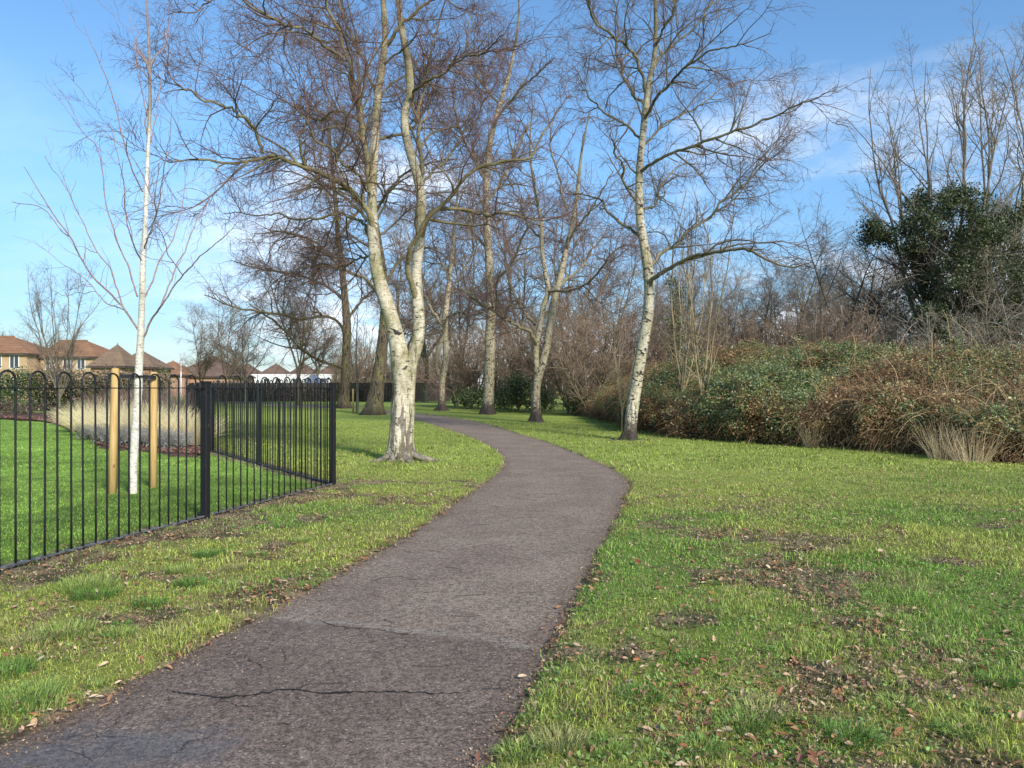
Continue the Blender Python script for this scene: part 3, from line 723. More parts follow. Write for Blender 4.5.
# 1 the big two-stemmed birch
traced_tree('birch_tree', 'large white birch forking into two stems on the grass left of the path', 'tree', (402, 462),
    [[(400, 463, 0, 27), (399, 452, 0, 23), (399, 430, 0, 21), (401, 400, 0, 20), (402, 375, 0, 21), (399, 352, 0, 20), (393, 325, 0.05, 17), (385, 298, 0.1, 16), (378, 275, 0.15, 14.5), (374, 247, 0.2, 13), (372, 203, 0.3, 11), (373, 169, 0.4, 10.5), (375, 135, 0.5, 10), (378, 95, 0.55, 9), (383, 61, 0.6, 8), (385, 34, 0.6, 7), (383, -20, 0.7, 6), (388, -80, 0.8, 4.5), (384, -150, 0.9, 2.5), (390, -215, 1, 0.8)],
     [(408, 463, -0.02, 18), (408, 450, 0.0, 14), (408, 425, 0.02, 13), (409, 395, 0.0, 13), (411, 365, 0.0, 14), (417, 345, 0.0, 13.5), (419, 322, 0, 13), (417, 290, 0.05, 12), (417, 264, 0.1, 11), (421, 230, 0.1, 10.5), (421, 200, 0.1, 10.5), (418, 180, 0.1, 10), (410, 152, 0.1, 9.5), (405, 129, 0.1, 9), (405, 112, 0.15, 9), (410, 95, 0.2, 9), (409, 68, 0.3, 8.5), (404, 41, 0.4, 7.5), (400, 14, 0.5, 6.5), (396, -40, 0.6, 5), (405, -110, 0.7, 3.5), (398, -190, 0.9, 1)],
     [(393, 463, 0.1, 14), (394, 448, 0.12, 12), (395, 420, 0.14, 11), (396, 400, 0.12, 10), (399, 380, 0.08, 10), (401, 360, 0.05, 9)]],
    [[(371, 200, 0.3, 8), (366, 165, 0.2, 8), (363, 150, 0.1, 8), (361, 118, -0.1, 7), (349, 85, -0.3, 6), (341, 58, -0.5, 5), (332, 30, -0.6, 4.2), (319, 0, -0.8, 3.5), (305, -50, -1, 2.2), (300, -110, -1.2, 0.8)],
     [(375, 238, 0.2, 8), (365, 215, 0.1, 8), (346, 190, -0.2, 7), (319, 174, -0.5, 6), (292, 166, -0.8, 5.4), (265, 154, -1.1, 4.6), (243, 152, -1.3, 3.8), (221, 152, -1.5, 3), (190, 150, -1.7, 2.4), (168, 149, -1.8, 1.8), (155, 143, -1.8, 1.0), (118, 122, -1.9, 0.8)],
     [(264, 154, -1.1, 4), (251, 132, -1.4, 3.6), (228, 117, -1.7, 3), (204, 107, -1.9, 2.6), (185, 95, -2.1, 2.2), (172, 88, -2.2, 1.4), (155, 60, -2.3, 1.0)],
     [(341, 58, -0.5, 4.2), (325, 42, -0.9, 4), (305, 30, -1.2, 3.4), (275, 15, -1.6, 3), (248, 7, -1.9, 2.6), (234, 0, -2.1, 2.4), (212, 7, -2.3, 2), (190, 19, -2.5, 1.6), (163, 25, -2.7, 1.0)],
     [(374, 240, 0.2, 4.5), (358, 225, 0.6, 4.0), (339, 218, 1.0, 3.4), (305, 223, 1.4, 3), (282, 215, 1.7, 2.6), (255, 213, 2.0, 2), (221, 208, 2.3, 1)],
     [(420, 240, 0.1, 6), (431, 217, -0.1, 5.4), (451, 214, -0.4, 4.6), (488, 220, -0.7, 3.8), (510, 218, -0.9, 3.2), (546, 218, -1.2, 2), (575, 208, -1.4, 1)],
     [(415, 295, 0, 8), (405, 272, -0.2, 7.5), (404, 262, -0.3, 7), (412, 245, -0.4, 6), (428, 225, -0.5, 5.5), (447, 206, -0.6, 4.6), (468, 183, -0.8, 4), (491, 169, -1.0, 3.6), (525, 163, -1.2, 3.4), (536, 143, -1.3, 2.6), (551, 122, -1.4, 2), (570, 95, -1.5, 1)],
     [(387, 46, 0.6, 5.4), (395, 34, 0.4, 5), (414, 20, 0.2, 4.4), (437, 3, 0, 3.6), (460, -20, -0.2, 2.8), (485, -60, -0.3, 1)],
     [(375, 140, 0.5, 4.5), (392, 136, 0.9, 4.4), (410, 130, 1.2, 4), (424, 122, 1.5, 3), (445, 85, 2, 2.2), (458, 40, 2.4, 1)],
     [(421, 195, 0.1, 6.5), (424, 170, 0.5, 6), (423, 135, 0.9, 5), (420, 100, 1.2, 4), (427, 60, 1.4, 3), (440, 10, 1.6, 2.2), (450, -50, 1.8, 0.8)],
     [(378, 95, 0.55, 5), (366, 60, 1.0, 4.4), (352, 28, 1.4, 3.8), (343, -10, 1.7, 3), (330, -60, 2, 1)],
     [(361, 130, -0.1, 3.5), (340, 110, 0.6, 3), (318, 122, 1.2, 2.6), (295, 112, 1.6, 2.2), (268, 90, 2, 1.6), (250, 70, 2.3, 0.8)],
     [(372, 190, 0.3, 3.5), (352, 160, -0.8, 3), (330, 140, -1.5, 2.6), (305, 120, -2.0, 2), (285, 85, -2.4, 1)],
     [(374, 247, 0.2, 3.5), (355, 262, 0.9, 2.6), (335, 272, 1.4, 2), (310, 268, 1.9, 1.4), (285, 280, 2.2, 0.8)],
     [(410, 100, 0.2, 4), (432, 78, -0.6, 3.2), (455, 62, -1.2, 2.6), (480, 52, -1.6, 2), (505, 30, -2, 1)],
     [(419, 185, 0.1, 4), (440, 160, 0.9, 3), (462, 130, 1.6, 2.4), (478, 95, 2.0, 1.8), (492, 60, 2.3, 1)]],
    M['birch'], near_birch, 'birches along the path', auto=(0.8, 0.42, 1.5, 55))
rt = [o for o in bpy.data.objects if o.name == 'birch_tree'][0]
for a, L in ((-0.35, 0.95), (-1.2, 0.5), (-2.2, 0.45), (-2.9, 0.6), (0.5, 0.5), (1.8, 0.5)):
    q = np.linspace(0, 1, 14)
    pc = np.stack([np.cos(a + 0.25 * q) * (0.14 + L * q), np.sin(a + 0.25 * q) * (0.14 + L * q), 0.17 * (1 - q) ** 2.2 + 0.02 - 0.03 * q], 1)
    v, qd, r_ = tubes(pc[None], ((0.065 * (1 - q) ** 0.8 + 0.014))[None], 8); mesh('root', v, qd, M['root'], rt)
# 2 the white birch right of the path
traced_tree('birch_tree', 'leaning white birch with a black base on the grass right of the path bend', 'tree', (629.5, 441),
    [[(629, 441.5, 0, 17), (630, 432, 0, 14), (632, 412, 0, 13.5), (637, 379, 0, 13), (641, 355, 0, 12.5), (646, 328, 0, 12), (649, 298, 0, 11.5), (648, 270, 0, 11.5), (644, 245, 0, 10), (640, 220, 0.1, 9), (639, 190, 0.1, 8.5), (640, 163, 0.2, 8), (643, 135, 0.2, 7.5), (646, 105, 0.3, 7), (649, 82, 0.3, 6.4), (654, 60, 0.4, 5.5), (656, 25, 0.5, 4.6), (655, -20, 0.6, 3.6), (660, -75, 0.7, 1)]],
    [[(649, 285, 0, 6), (657, 274, -0.3, 5.6), (675, 260, -0.8, 5), (697, 250, -1.3, 4.4), (717, 249, -1.8, 3.8), (751, 253, -2.5, 3.2), (768, 261, -2.9, 2.6), (790, 270, -3.2, 2), (815, 268, -3.5, 1)],
     [(648, 268, 0, 5.6), (660, 256, 0.3, 5), (673, 249, 0.6, 4.6), (690, 236, 0.9, 4), (712, 218, 1.3, 3.5), (739, 193, 1.8, 3), (752, 180, 2.1, 2.6), (768, 159, 2.4, 2), (792, 135, 2.7, 1)],
     [(641, 172, 0.1, 5), (655, 162, -0.3, 4.4), (671, 154, -0.6, 4), (698, 145, -1.1, 3.6), (731, 132, -1.6, 3), (765, 119, -2.1, 2.4), (798, 105, -2.6, 1.8), (835, 88, -3.0, 0.8)],
     [(640, 235, 0.1, 4.6), (628, 222, 0.5, 4), (614, 210, 1.0, 3.4), (603, 196, 1.4, 2.6), (585, 190, 1.8, 2), (566, 196, 2.2, 1)],
     [(646, 92, 0.3, 4.4), (640, 70, 0.0, 4), (633, 48, -0.3, 3.6), (612, 35, -0.8, 3), (592, 12, -1.3, 2.6), (580, -20, -1.7, 1)],
     [(651, 76, 0.3, 4), (660, 55, 0.6, 3.8), (672, 42, 0.9, 3.2), (695, 20, 1.4, 2.6), (711, 0, 1.8, 2.4), (725, -35, 2.2, 1)],
     [(645, 118, 0.2, 4.4), (655, 100, -0.3, 4), (670, 84, -0.8, 3.6), (688, 68, -1.3, 3), (708, 52, -1.7, 2.4), (738, 42, -2.2, 1.8), (770, 30, -2.7, 0.9)],
     [(645, 105, 0.3, 4), (632, 84, 0.9, 3.6), (622, 52, 1.4, 3), (620, 20, 1.8, 2.6), (612, -25, 2.2, 1)],
     [(640, 200, 0.1, 3.6), (625, 178, -0.6, 3.2), (622, 165, -0.9, 3), (612, 150, -1.4, 2.4), (605, 130, -1.8, 1)],
     [(640, 210, 0.1, 3.4), (655, 205, 0.7, 3), (662, 190, 1.2, 2.6), (680, 170, 1.8, 2), (700, 165, 2.3, 1)],
     [(643, 140, 0.2, 3.6), (628, 122, 0.4, 3.2), (610, 110, 0.7, 2.6), (590, 88, 1.1, 2), (575, 60, 1.4, 1)],
     [(655, 45, 0.4, 3.4), (668, 15, -0.4, 3), (676, -20, -0.9, 2.4), (690, -60, -1.4, 1)],
     [(642, 150, 0.2, 3.2), (665, 125, 0.9, 2.8), (690, 110, 1.5, 2.2), (722, 88, 2.0, 1.6), (750, 80, 2.4, 0.8)]],
    M['birch_black_foot'], dict(nm=0.8, n2=2.6, L2=1.4, n3=6.2, L3=0.72, n4=8.5, L4=0.40, rm=0.0032, g2=-0.02, g3=0.02, g4=0.05), 'birches along the path', auto=(0.6, 0.45, 1.4, 50), flare=(0.5, 0.18))
# 3 the forked birch further on
traced_tree('birch_tree', 'twin stemmed pale birch standing just right of the far path', 'tree', (536, 423),
    [[(536, 423.5, 0, 15), (536, 415, 0, 11.5), (536, 389, 0, 10), (540, 372, 0, 9), (546, 350, 0, 8.5), (549, 330, 0, 8), (553, 305, 0, 7.5), (560, 278, 0.1, 7), (566, 250, 0.2, 6), (573, 222, 0.3, 5), (578, 185, 0.4, 4), (582, 150, 0.5, 2.6), (590, 110, 0.7, 1)],
     [(536, 400, 0, 8), (537, 378, 0, 7), (536, 349, 0, 6.5), (540, 325, 0, 6), (543, 308, 0, 6), (548, 291, 0, 5.6), (545, 271, -0.1, 5), (542, 250, -0.2, 4.4), (541, 220, -0.3, 4), (535, 190, -0.4, 3), (530, 150, -0.5, 2), (532, 110, -0.6, 1)]],
    [[(536, 346, 0, 5), (530, 334, -0.4, 4.6), (521, 329, -0.8, 4.2), (503, 319, -1.4, 3.8), (480, 303, -2.2, 3.2), (468, 292, -2.7, 2.4), (457, 286, -3, 1)],
     [(535, 325, 0, 4.4), (524, 306, 0.8, 4), (516, 288, 1.4, 3.6), (510, 262, 2, 3), (508, 235, 2.5, 2.4), (500, 200, 3, 1)],
     [(549, 291, 0, 4), (562, 288, -0.7, 3.6), (582, 284, -1.5, 3), (596, 275, -2, 2.6), (608, 255, -2.6, 2), (625, 240, -3, 1)],
     [(556, 290, 0, 3.6), (575, 270, 1, 3), (592, 250, 1.8, 2.4), (610, 225, 2.4, 1)],
     [(566, 250, 0.2, 3), (585, 225, -0.6, 2.6), (600, 200, -1.2, 2), (615, 170, -1.6, 1)],
     [(541, 240, -0.2, 3), (522, 215, 0.4, 2.6), (506, 180, 0.9, 2), (495, 150, 1.3, 1)],
     [(573, 222, 0.3, 3), (560, 190, 0.9, 2.4), (552, 150, 1.4, 2), (556, 110, 1.8, 1)]],
    M['birch_far'], dict(nm=0.6, n2=2.0, L2=1.7, n3=5.5, L3=0.75, n4=7.0, L4=0.42, rm=0.0045, g2=0.0, g3=0.05, g4=0.10), 'birches along the path', auto=(0.7, 0.4, 1.9, 50), flare=(0.45, 0.22))
# 4 tall straight dark-flecked birch
far_birch = dict(nm=0.5, n2=1.9, L2=1.9, n3=4.6, L3=0.9, n4=6.0, L4=0.5, rm=0.0048, g2=0.02, g3=0.14, g4=0.22)
traced_tree('birch_tree', 'tall straight birch with dark ridged foot behind the path curve', 'tree', (488, 415),
    [[(488, 415.5, 0, 16), (488, 405, 0, 12.5), (489, 380, 0, 12), (490, 340, 0, 11), (491, 300, 0, 10), (489, 260, 0, 9), (486, 203, 0, 7.5), (489, 150, 0, 6.4), (498, 110, 0, 5), (510, 70, 0, 4), (518, 25, 0, 2.5), (520, -30, 0, 1)]],
    [[(490, 290, 0, 4), (508, 262, -1, 3.4), (520, 235, -2, 2.6), (535, 225, -3, 1)], [(489, 250, 0, 4), (468, 225, 1, 3.2), (450, 200, 2, 2.4), (435, 190, 3, 1)],
     [(486, 205, 0, 4), (505, 175, 1, 3.4), (522, 140, 2, 2.6), (540, 110, 3, 1)], [(487, 180, 0, 4), (468, 150, -1, 3.4), (455, 115, -2, 2.6), (448, 80, -3, 1)],
     [(492, 130, 0, 3.6), (510, 100, -1, 3), (535, 75, -2, 2.2), (555, 60, -3, 1)], [(500, 105, 0, 3.4), (480, 75, 1, 2.8), (470, 40, 2, 2), (475, 5, 3, 1)]],
    M['birch_far'], far_birch, 'birches along the path', auto=(0.9, 0.35, 2.6, 50), flare=(0.5, 0.3))
# 5 small birch further left
traced_tree('birch_tree', 'slim pale birch with bowed double stem farthest along the path', 'tree', (442, 411),
    [[(442, 411.5, 0, 13), (442, 404, 0, 7.5), (442, 385, 0, 7), (445, 365, 0, 6.5), (446, 345, 0, 6.5), (445, 325, 0, 6.5), (447, 300, 0, 6), (450, 275, 0, 5), (453, 245, 0, 4), (456, 210, 0, 3), (460, 170, 0, 1.2)],
     [(443, 384, 0, 4), (438, 372, 0, 4.5), (436, 360, 0, 4.5), (440, 345, 0, 4.5), (444, 335, 0, 4)]],
    [[(445, 330, 0, 4), (433, 315, 0, 3.4), (422, 298, 0, 2.8), (412, 290, 0, 1)], [(447, 300, 0, 3.6), (460, 280, 1, 3), (474, 255, 2, 2), (485, 240, 3, 1)],
     [(450, 275, 0, 3), (437, 250, 1, 2.4), (430, 225, 2, 1)], [(446, 318, 0, 3.2), (458, 312, -2, 2.6), (470, 316, -4, 1.6), (482, 312, -5, 1)]],
    M['birch_far'], far_birch, 'birches along the path', auto=(0.6, 0.35, 2.4, 50), flare=(0.7, 0.25))
# 6, 7 the two dark old birches behind the big one
weep = dict(nm=0.5, n2=2.0, L2=2.1, n3=4.6, L3=1.0, n4=5.0, L4=0.55, rm=0.0050, g1=0.03, g2=0.06, g3=0.20, g4=0.30)
traced_tree('birch_tree', 'old dark barked birch leaning right, half hidden behind the big white birch', 'tree', (374.5, 415.5),
    [[(374, 416, 0, 21), (375, 406, 0, 17), (377, 390, 0, 15.5), (380, 365, 0, 13), (383, 340, 0, 12), (385, 310, 0, 10.5), (384, 280, 0, 9), (378, 240, 0, 8), (372, 200, 0, 6.5), (366, 150, 0, 5), (360, 95, 0, 3.5), (356, 30, 0, 1.2)]],
    [[(384, 300, 0, 5), (365, 280, -1, 4.2), (345, 270, -2, 3.4), (320, 265, -3, 2.6), (295, 272, -4, 1.2)], [(384, 285, 0, 4.6), (402, 262, 1, 4), (425, 250, 2, 3), (445, 255, 3, 1.2)],
     [(376, 230, 0, 4.6), (352, 205, 1, 3.8), (328, 190, 2, 2.8), (300, 190, 3, 1.2)], [(374, 215, 0, 4.4), (398, 180, -1, 3.6), (425, 165, -2, 2.8), (455, 160, -3, 1.2)],
     [(368, 165, 0, 4), (345, 130, -1, 3.2), (318, 110, -2, 2.4), (290, 105, -3, 1.2)], [(364, 130, 0, 4), (390, 90, 1, 3), (420, 70, 2, 2.2), (450, 70, 3, 1.2)],
     [(360, 95, 0, 3), (340, 55, 1, 2.4), (315, 35, 2, 1.2)]],
    M['rough_bark'], weep, 'dark trunked trees behind the big birch', auto=(1.0, 0.3, 3.0, 52), flare=(0.5, 0.6))
traced_tree('birch_tree', 'old dark birch with long drooping left limbs just right of the fence corner', 'tree', (344, 408.5),
    [[(344, 409, 0, 14), (344, 402, 0, 11.5), (345, 385, 0, 10.5), (346, 360, 0, 9.5), (347, 330, 0, 9), (345, 300, 0, 8), (342, 270, 0, 7), (338, 235, 0, 6), (335, 195, 0, 4.6), (330, 150, 0, 3.2), (328, 100, 0, 1.2)]],
    [[(344, 368, 0, 4.4), (328, 364, -1, 4), (312, 357, -2, 3.4), (298, 346, -4, 3), (287, 334, -5, 2.6), (268, 318, -7, 2.2), (250, 305, -8, 1.2)],
     [(346, 345, 0, 4.2), (341, 325, -1, 3.6), (325, 316, -3, 3.2), (300, 318, -5, 2.8), (278, 313, -7, 2.6), (250, 309, -9, 2.2), (234, 306, -10, 1.8), (205, 293, -12, 1)],
     [(345, 300, 0, 4.4), (322, 285, 1, 3.6), (295, 275, 2, 3), (265, 270, 3, 2.2), (235, 262, 4, 1)], [(342, 270, 0, 4), (318, 245, -1, 3.4), (288, 232, -3, 2.6), (255, 232, -4, 1.2)],
     [(338, 240, 0, 4), (360, 215, 1, 3.2), (385, 205, 2, 2.2), (410, 212, 3, 1.2)], [(347, 320, 0, 4), (365, 295, 2, 3.2), (385, 285, 4, 2.2), (405, 290, 5, 1.2)],
     [(335, 200, 0, 3.6), (312, 175, 1, 2.8), (285, 162, 2, 2), (255, 165, 3, 1)], [(332, 165, 0, 3.2), (355, 135, -1, 2.6), (380, 125, -2, 1.2)]],
    M['rough_bark'], weep, 'dark trunked trees behind the big birch', auto=(1.1, 0.28, 3.6, 52), flare=(0.5, 0.6))
# 8 the young birch inside the fence
yb = [[(132.6, 496.5, 0, 9), (133.5, 470, 0, 8.6), (135.5, 430, 0, 8.6), (138, 395, 0, 8.6), (139, 369, 0, 8), (141, 334, 0, 7.4), (142, 299, 0, 6.6), (143, 263, 0, 6), (144.5, 240, 0, 5.6), (146, 203, 0, 5), (148, 152, 0, 4.2), (150, 102, 0, 3.4), (149, 51, 0, 2.6), (147, 0, 0, 2), (148, -60, 0, 1.4), (150, -110, 0, 0.6)]]
yl = [[(138, 330, 0, 3.2), (123, 307, -0.1, 2.8), (107, 290, -0.3, 2.6), (91, 273, -0.4, 2.3), (73, 240, -0.6, 2), (60, 222, -0.7, 1.7), (44, 200, -0.8, 1.4), (24, 166, -1, 0.7)],
      [(123, 307, -0.1, 2.4), (115, 282, 0.1, 2.2), (110, 267, 0.2, 2), (97, 252, 0.3, 1.8), (85, 225, 0.4, 1.6), (70, 196, 0.5, 1.3), (56, 160, 0.6, 0.7)],
      [(138, 296, 0, 2.6), (128, 266, 0.3, 2.4), (118, 245, 0.4, 2.2), (112, 225, 0.5, 2), (105, 203, 0.6, 1.8), (98, 152, 0.8, 1.5), (83, 133, 1, 1.2), (68, 112, 1.1, 1), (46, 82, 1.3, 0.6)],
      [(143, 192, 0, 2.2), (134, 172, -0.2, 2), (125, 142, -0.4, 1.8), (115, 95, -0.5, 1.5), (98, 51, -0.7, 1.1), (85, 24, -0.8, 0.6)],
      [(143, 338, 0, 3.2), (152, 320, -0.1, 3), (164, 303, -0.3, 2.6), (176, 285, -0.4, 2.2), (195, 263, -0.6, 1.8), (220, 240, -0.8, 1.4), (240, 220, -0.9, 0.7)],
      [(160, 309, -0.2, 2.4), (170, 285, 0, 2.2), (180, 262, 0.2, 2), (188, 250, 0.3, 1.8), (197, 225, 0.4, 1.5), (210, 200, 0.6, 1.2), (220, 162, 0.7, 0.6)],
      [(143, 300, 0, 2.6), (150, 285, 0.2, 2.4), (159, 262, 0.4, 2), (172, 240, 0.6, 1.7), (182, 203, 0.8, 1.4), (189, 158, 1, 0.7)],
      [(144, 250, 0, 2.2), (152, 225, -0.3, 2), (160, 195, -0.5, 1.7), (166, 150, -0.8, 1.3), (172, 105, -1, 0.6)],
      [(143, 262, 0, 2.2), (133, 240, -0.4, 2), (126, 210, -0.6, 1.6), (122, 170, -0.8, 1.2), (112, 130, -1, 0.6)],
      [(148, 150, 0, 1.8), (156, 115, 0.3, 1.5), (162, 75, 0.5, 1.1), (168, 30, 0.7, 0.5)],
      [(149, 120, 0, 1.8), (140, 85, 0.3, 1.5), (134, 45, 0.5, 1.1), (126, 5, 0.7, 0.6)],
      [(128, 312, 0, 1.8), (105, 300, 0.5, 1.5), (84, 275, 0.8, 1.2), (62, 262, 1.1, 0.9), (34, 240, 1.4, 0.5)]]
yl = [[(a, b_, c, w_ * 0.85) for a, b_, c, w_ in l] for l in yl]
traced_tree('birch_tree', 'slender young white birch tied between two stakes behind the fence', 'tree', (132.6, 496), yb, yl, M['birch_pale'],
    dict(nm=0.25, n2=1.4, L2=0.62, n3=1.5, L3=0.32, n4=1.5, L4=0.2, rm=0.0017, g1=-0.05, g2=-0.06, g3=-0.03, g4=0.0), None, auto=(2.0, 0.50, 0.75, 28), flare=(0.15, 0.08), limb_wob=0.03)

# ------------------------------------------------------------------ background trees from a few models
def model_tree(name, h, r0, mat, leaders, fork, ang, prm, spread=1.0, up=-0.06, flare=True):
    root = empty(name, (0, 0, 0)); b0 = np.zeros(3)
    curves = []
    zz = np.linspace(-0.1, h * fork, 16)
    base = np.stack([0.03 * h * (fbm(zz * 0.4, zz * 0 + 3.1, 1, 3) - 0.5), 0.03 * h * (fbm(zz * 0.4, zz * 0 + 8.1, 2, 3) - 0.5), zz], 1); base -= base[0] * [1, 1, 0]
    curves.append((base, np.linspace(r0, r0 * 0.72, 16)))
    lead = []
    for k in range(leaders):
        a = k / leaders * 2 * np.pi + rng.normal(0, 0.3); A = R(ang) * (0.6 + 0.7 * rng.random()) if leaders > 1 else 0.03
        p = base[int(15 * (1 - 0.35 * (k / leaders)))].copy(); d = np.array([math.sin(A) * math.cos(a), math.sin(A) * math.sin(a), math.cos(A)])
        L = h * (1 - fork) * (0.85 + 0.3 * rng.random()); pts = [p]
        for i in range(23):
            p = p + d * L / 23; pts.append(p); d = d + rng.normal(0, 0.06, 3); d[2] += 0.03; d /= np.linalg.norm(d)
        lead.append((np.array(pts), np.linspace(r0 * (0.72 if leaders == 1 else 0.5), 0.012, 24)))
    trunk_mesh('trunk', curves + lead, mat, root, b0, flare=flare, sides=9, fl=0.5, fh=0.3)
    st = (np.stack([l[0] for l in lead]), np.stack([l[1] for l in lead]))
    g1 = grow(st, prm['n1'], 0.08, prm['L1'] * spread, prm.get('a1', 48), 10, 0.13, up, 0.011, prm['rm'] * 2, 0.3)
    g2 = grow(g1, prm['n2'], 0.12, prm['L2'], 45, 7, 0.18, prm.get('g2', up), 0.009, prm['rm'] * 1.3, 0.3)
    g3 = grow(cat(resample(g1, 7), g2), prm['n3'], 0.1, prm['L3'], 42, 5, 0.2, prm.get('g3', 0), 0.006, prm['rm'], 0.3)
    g4 = grow(g3, prm['n4'], 0.1, prm['L4'], 40, 3, 0.2, prm.get('g4', 0), 0.003, prm['rm'] * 0.85, 0.3)
    tube_obj('crown', [g1, g2, g3, g4], [5, 3, 3, 3], mat, root, b0)
    print(name, len(g1[0]), len(g2[0]), len(g3[0]), len(g4[0]))
    return root
def put(root, x, y, sc_, rz, lab, group, first, sz=None):
    o = root if first else copy_tree(root)
    o.location = (x, y, 0); o.rotation_euler = (0, 0, rz); o.scale = (sc_, sc_, sz or sc_); tag(o, lab, 'tree' if 'shrub' not in o.name else 'shrub', group); return o
def at(px, d): return (px - 512) * d / F
vase = model_tree('bare_tree', 13.5, 0.15, M['grey_bark'], 8, 0.14, 20, dict(n1=1.6, L1=1.8, n2=2.0, L2=1.15, n3=3.0, L3=0.7, n4=3.2, L4=0.42, rm=0.0044, a1=30), up=-0.05)
oak = model_tree('bare_tree', 12.0, 0.20, M['grey_bark'], 4, 0.30, 28, dict(n1=1.7, L1=2.1, n2=2.8, L2=1.25, n3=4.0, L3=0.75, n4=3.6, L4=0.42, rm=0.006, a1=50), up=-0.02)
brown = model_tree('bare_tree', 11.0, 0.13, M['shrub_bark'], 3, 0.2, 14, dict(n1=2.6, L1=1.7, n2=3.2, L2=1.1, n3=4.6, L3=0.75, n4=3.8, L4=0.5, rm=0.0062, a1=45, g2=0.04, g3=0.12, g4=0.2), up=-0.03)
shrub = model_tree('bare_shrub', 4.4, 0.06, M['shrub_bark'], 11, 0.04, 30, dict(n1=3.6, L1=0.95, n2=4.4, L2=0.65, n3=5.4, L3=0.42, n4=4.6, L4=0.28, rm=0.006, a1=42), up=-0.02, flare=False)
sapling = model_tree('sapling', 7.5, 0.055, M['tan_bark'], 5, 0.22, 15, dict(n1=1.8, L1=1.1, n2=2.6, L2=0.7, n3=3.0, L3=0.45, n4=2.6, L4=0.28, rm=0.0042, a1=34), up=-0.07, flare=False)
used = set()
def place(kind, px, d, s_, rz, lab, group=None, sz=None):
    root = {'vase': vase, 'oak': oak, 'brown': brown, 'shrub': shrub, 'sapling': sapling}[kind]
    o = put(root, at(px, d), d, s_, rz, lab, group, kind not in used, sz); used.add(kind); return o
gA = 'bare trees behind the bramble bank'
place('vase', 940, 29.6, 1.02, 0.3, 'tall many stemmed bare tree rising left of the ivy covered tree top', gA)
place('vase', 1002, 34, 1.25, 2.1, 'tallest bare tree above the ivy at the right edge', gA)
place('oak', 1050, 27, 0.6, 1.0, 'bare tree cut off by the right edge of the photo', gA)
place('oak', 857, 33, 0.78, 2.2, 'bare tree with dark trunk left of the ivy covered tree', gA)
place('oak', 833, 48, 0.85, 4.0, 'grey bare tree leaning behind the brambles, left of the dark trunked one', gA)
place('brown', 895, 40, 0.85, 1.2, 'reddish brown bare tree in the gap left of the ivy mass', gA)
place('oak', 784, 43, 0.72, 0.7, 'short thick bare tree behind the middle of the bramble bank', gA)
place('oak', 748, 45, 0.66, 5.1, 'small grey bare tree second right of the leaning white birch', gA)
place('brown', 712, 52, 0.92, 2.6, 'thin brown bare tree behind the tan sapling', gA)
place('brown', 672, 47, 0.78, 3.6, 'dark upright bare tree right behind the leaning white birch', gA)
place('vase', 806, 60, 0.75, 3.0, 'distant upright bare tree over the green brambles', gA)
place('brown', 735, 75, 1.0, 0.4, 'far brown bare tree low on the skyline over the brambles', gA)
place('oak', 722, 38, 0.62, 3.0, 'bushy bare tree just behind the top of the green brambles, left part', gA)
place('brown', 768, 36, 0.66, 1.5, 'fine twigged brown tree close behind the middle of the bramble bank', gA)
place('oak', 815, 38, 0.66, 0.1, 'bushy grey tree close behind the brambles, left of the dark leaning trunk', gA)
place('brown', 842, 58, 1.0, 4.6, 'tall thin brown tree far behind the dark trunk left of the ivy', gA)
place('oak', 880, 46, 0.95, 5.6, 'wide grey bare tree directly left of the ivy mass, behind it', gA)
place('brown', 655, 56, 1.05, 0.2, 'brown tree showing just right of the leaning white birch crown', gA)
place('vase', 700, 50, 0.78, 2.4, 'upright grey tree behind the tan saplings', gA)
gB = 'bare trees at the end of the path'
place('brown', 606, 58, 1.15, 0.9, 'brown twiggy tree left of the leaning white birch, above the thicket', gB)
place('brown', 566, 55, 1.5, 2.0, 'tall purplish bare tree behind the twin stemmed birch', gB)
place('brown', 522, 60, 1.45, 4.4, 'bare brown tree between the straight birch and the twin stemmed birch', gB)
place('brown', 462, 64, 1.55, 5.3, 'bare brown tree left of the tall straight birch', gB)
place('oak', 425, 72, 1.15, 0.2, 'grey bare tree behind the slim bowed birch', gB)
place('brown', 398, 66, 1.5, 1.9, 'tall brown tree behind the fork of the big birch', gB)
place('oak', 318, 82, 0.95, 2.9, 'grey bare tree behind the drooping limbs near the fence corner', gB)
place('brown', 300, 60, 1.25, 3.3, 'purple brown weeping tree left of the dark old birches', gB)
gC = 'small trees in front of the houses'
place('vase', 58, 42, 0.58, 1.4, 'small upright bare tree in front of the brick terrace', gC)
place('brown', 200, 62, 0.74, 0.8, 'leftmost low weeping tree in front of the roofs beyond the fence', gC)
place('brown', 226, 58, 0.78, 2.5, 'low weeping birch beyond the fence, between two others', gC)
place('oak', 246, 64, 0.62, 4.9, 'round bare tree in front of the white bungalows', gC)
place('oak', 8, 125, 1.05, 3.9, 'spreading bare tree on the skyline behind the brick terrace', gC)
place('oak', 30, 132, 0.9, 0.9, 'lower spreading bare tree on the skyline, right of the other behind the terrace', gC)
place('sapling', 701, 21.8, 0.9, 0.6, 'tan stemmed sapling rising from the front of the brambles', None)
place('shrub', 745, 30, 0.95, 1.1, 'bare shrub poking up behind the left part of the green brambles', 'bare shrubs behind the bramble top')
place('shrub', 800, 29, 0.95, 3.9, 'bare shrub poking up behind the middle of the green brambles', 'bare shrubs behind the bramble top')
place('shrub', 848, 28, 0.95, 5.2, 'bare shrub poking up behind the brambles near the dark trunk', 'bare shrubs behind the bramble top')
place('sapling', 622, 24.5, 0.55, 2.0, 'thin tan sapling among the brambles left of the leaning birch', None)
place('sapling', 684, 24.0, 0.95, 3.3, 'tan forked sapling just right of the leaning birch, behind the front brambles', None)
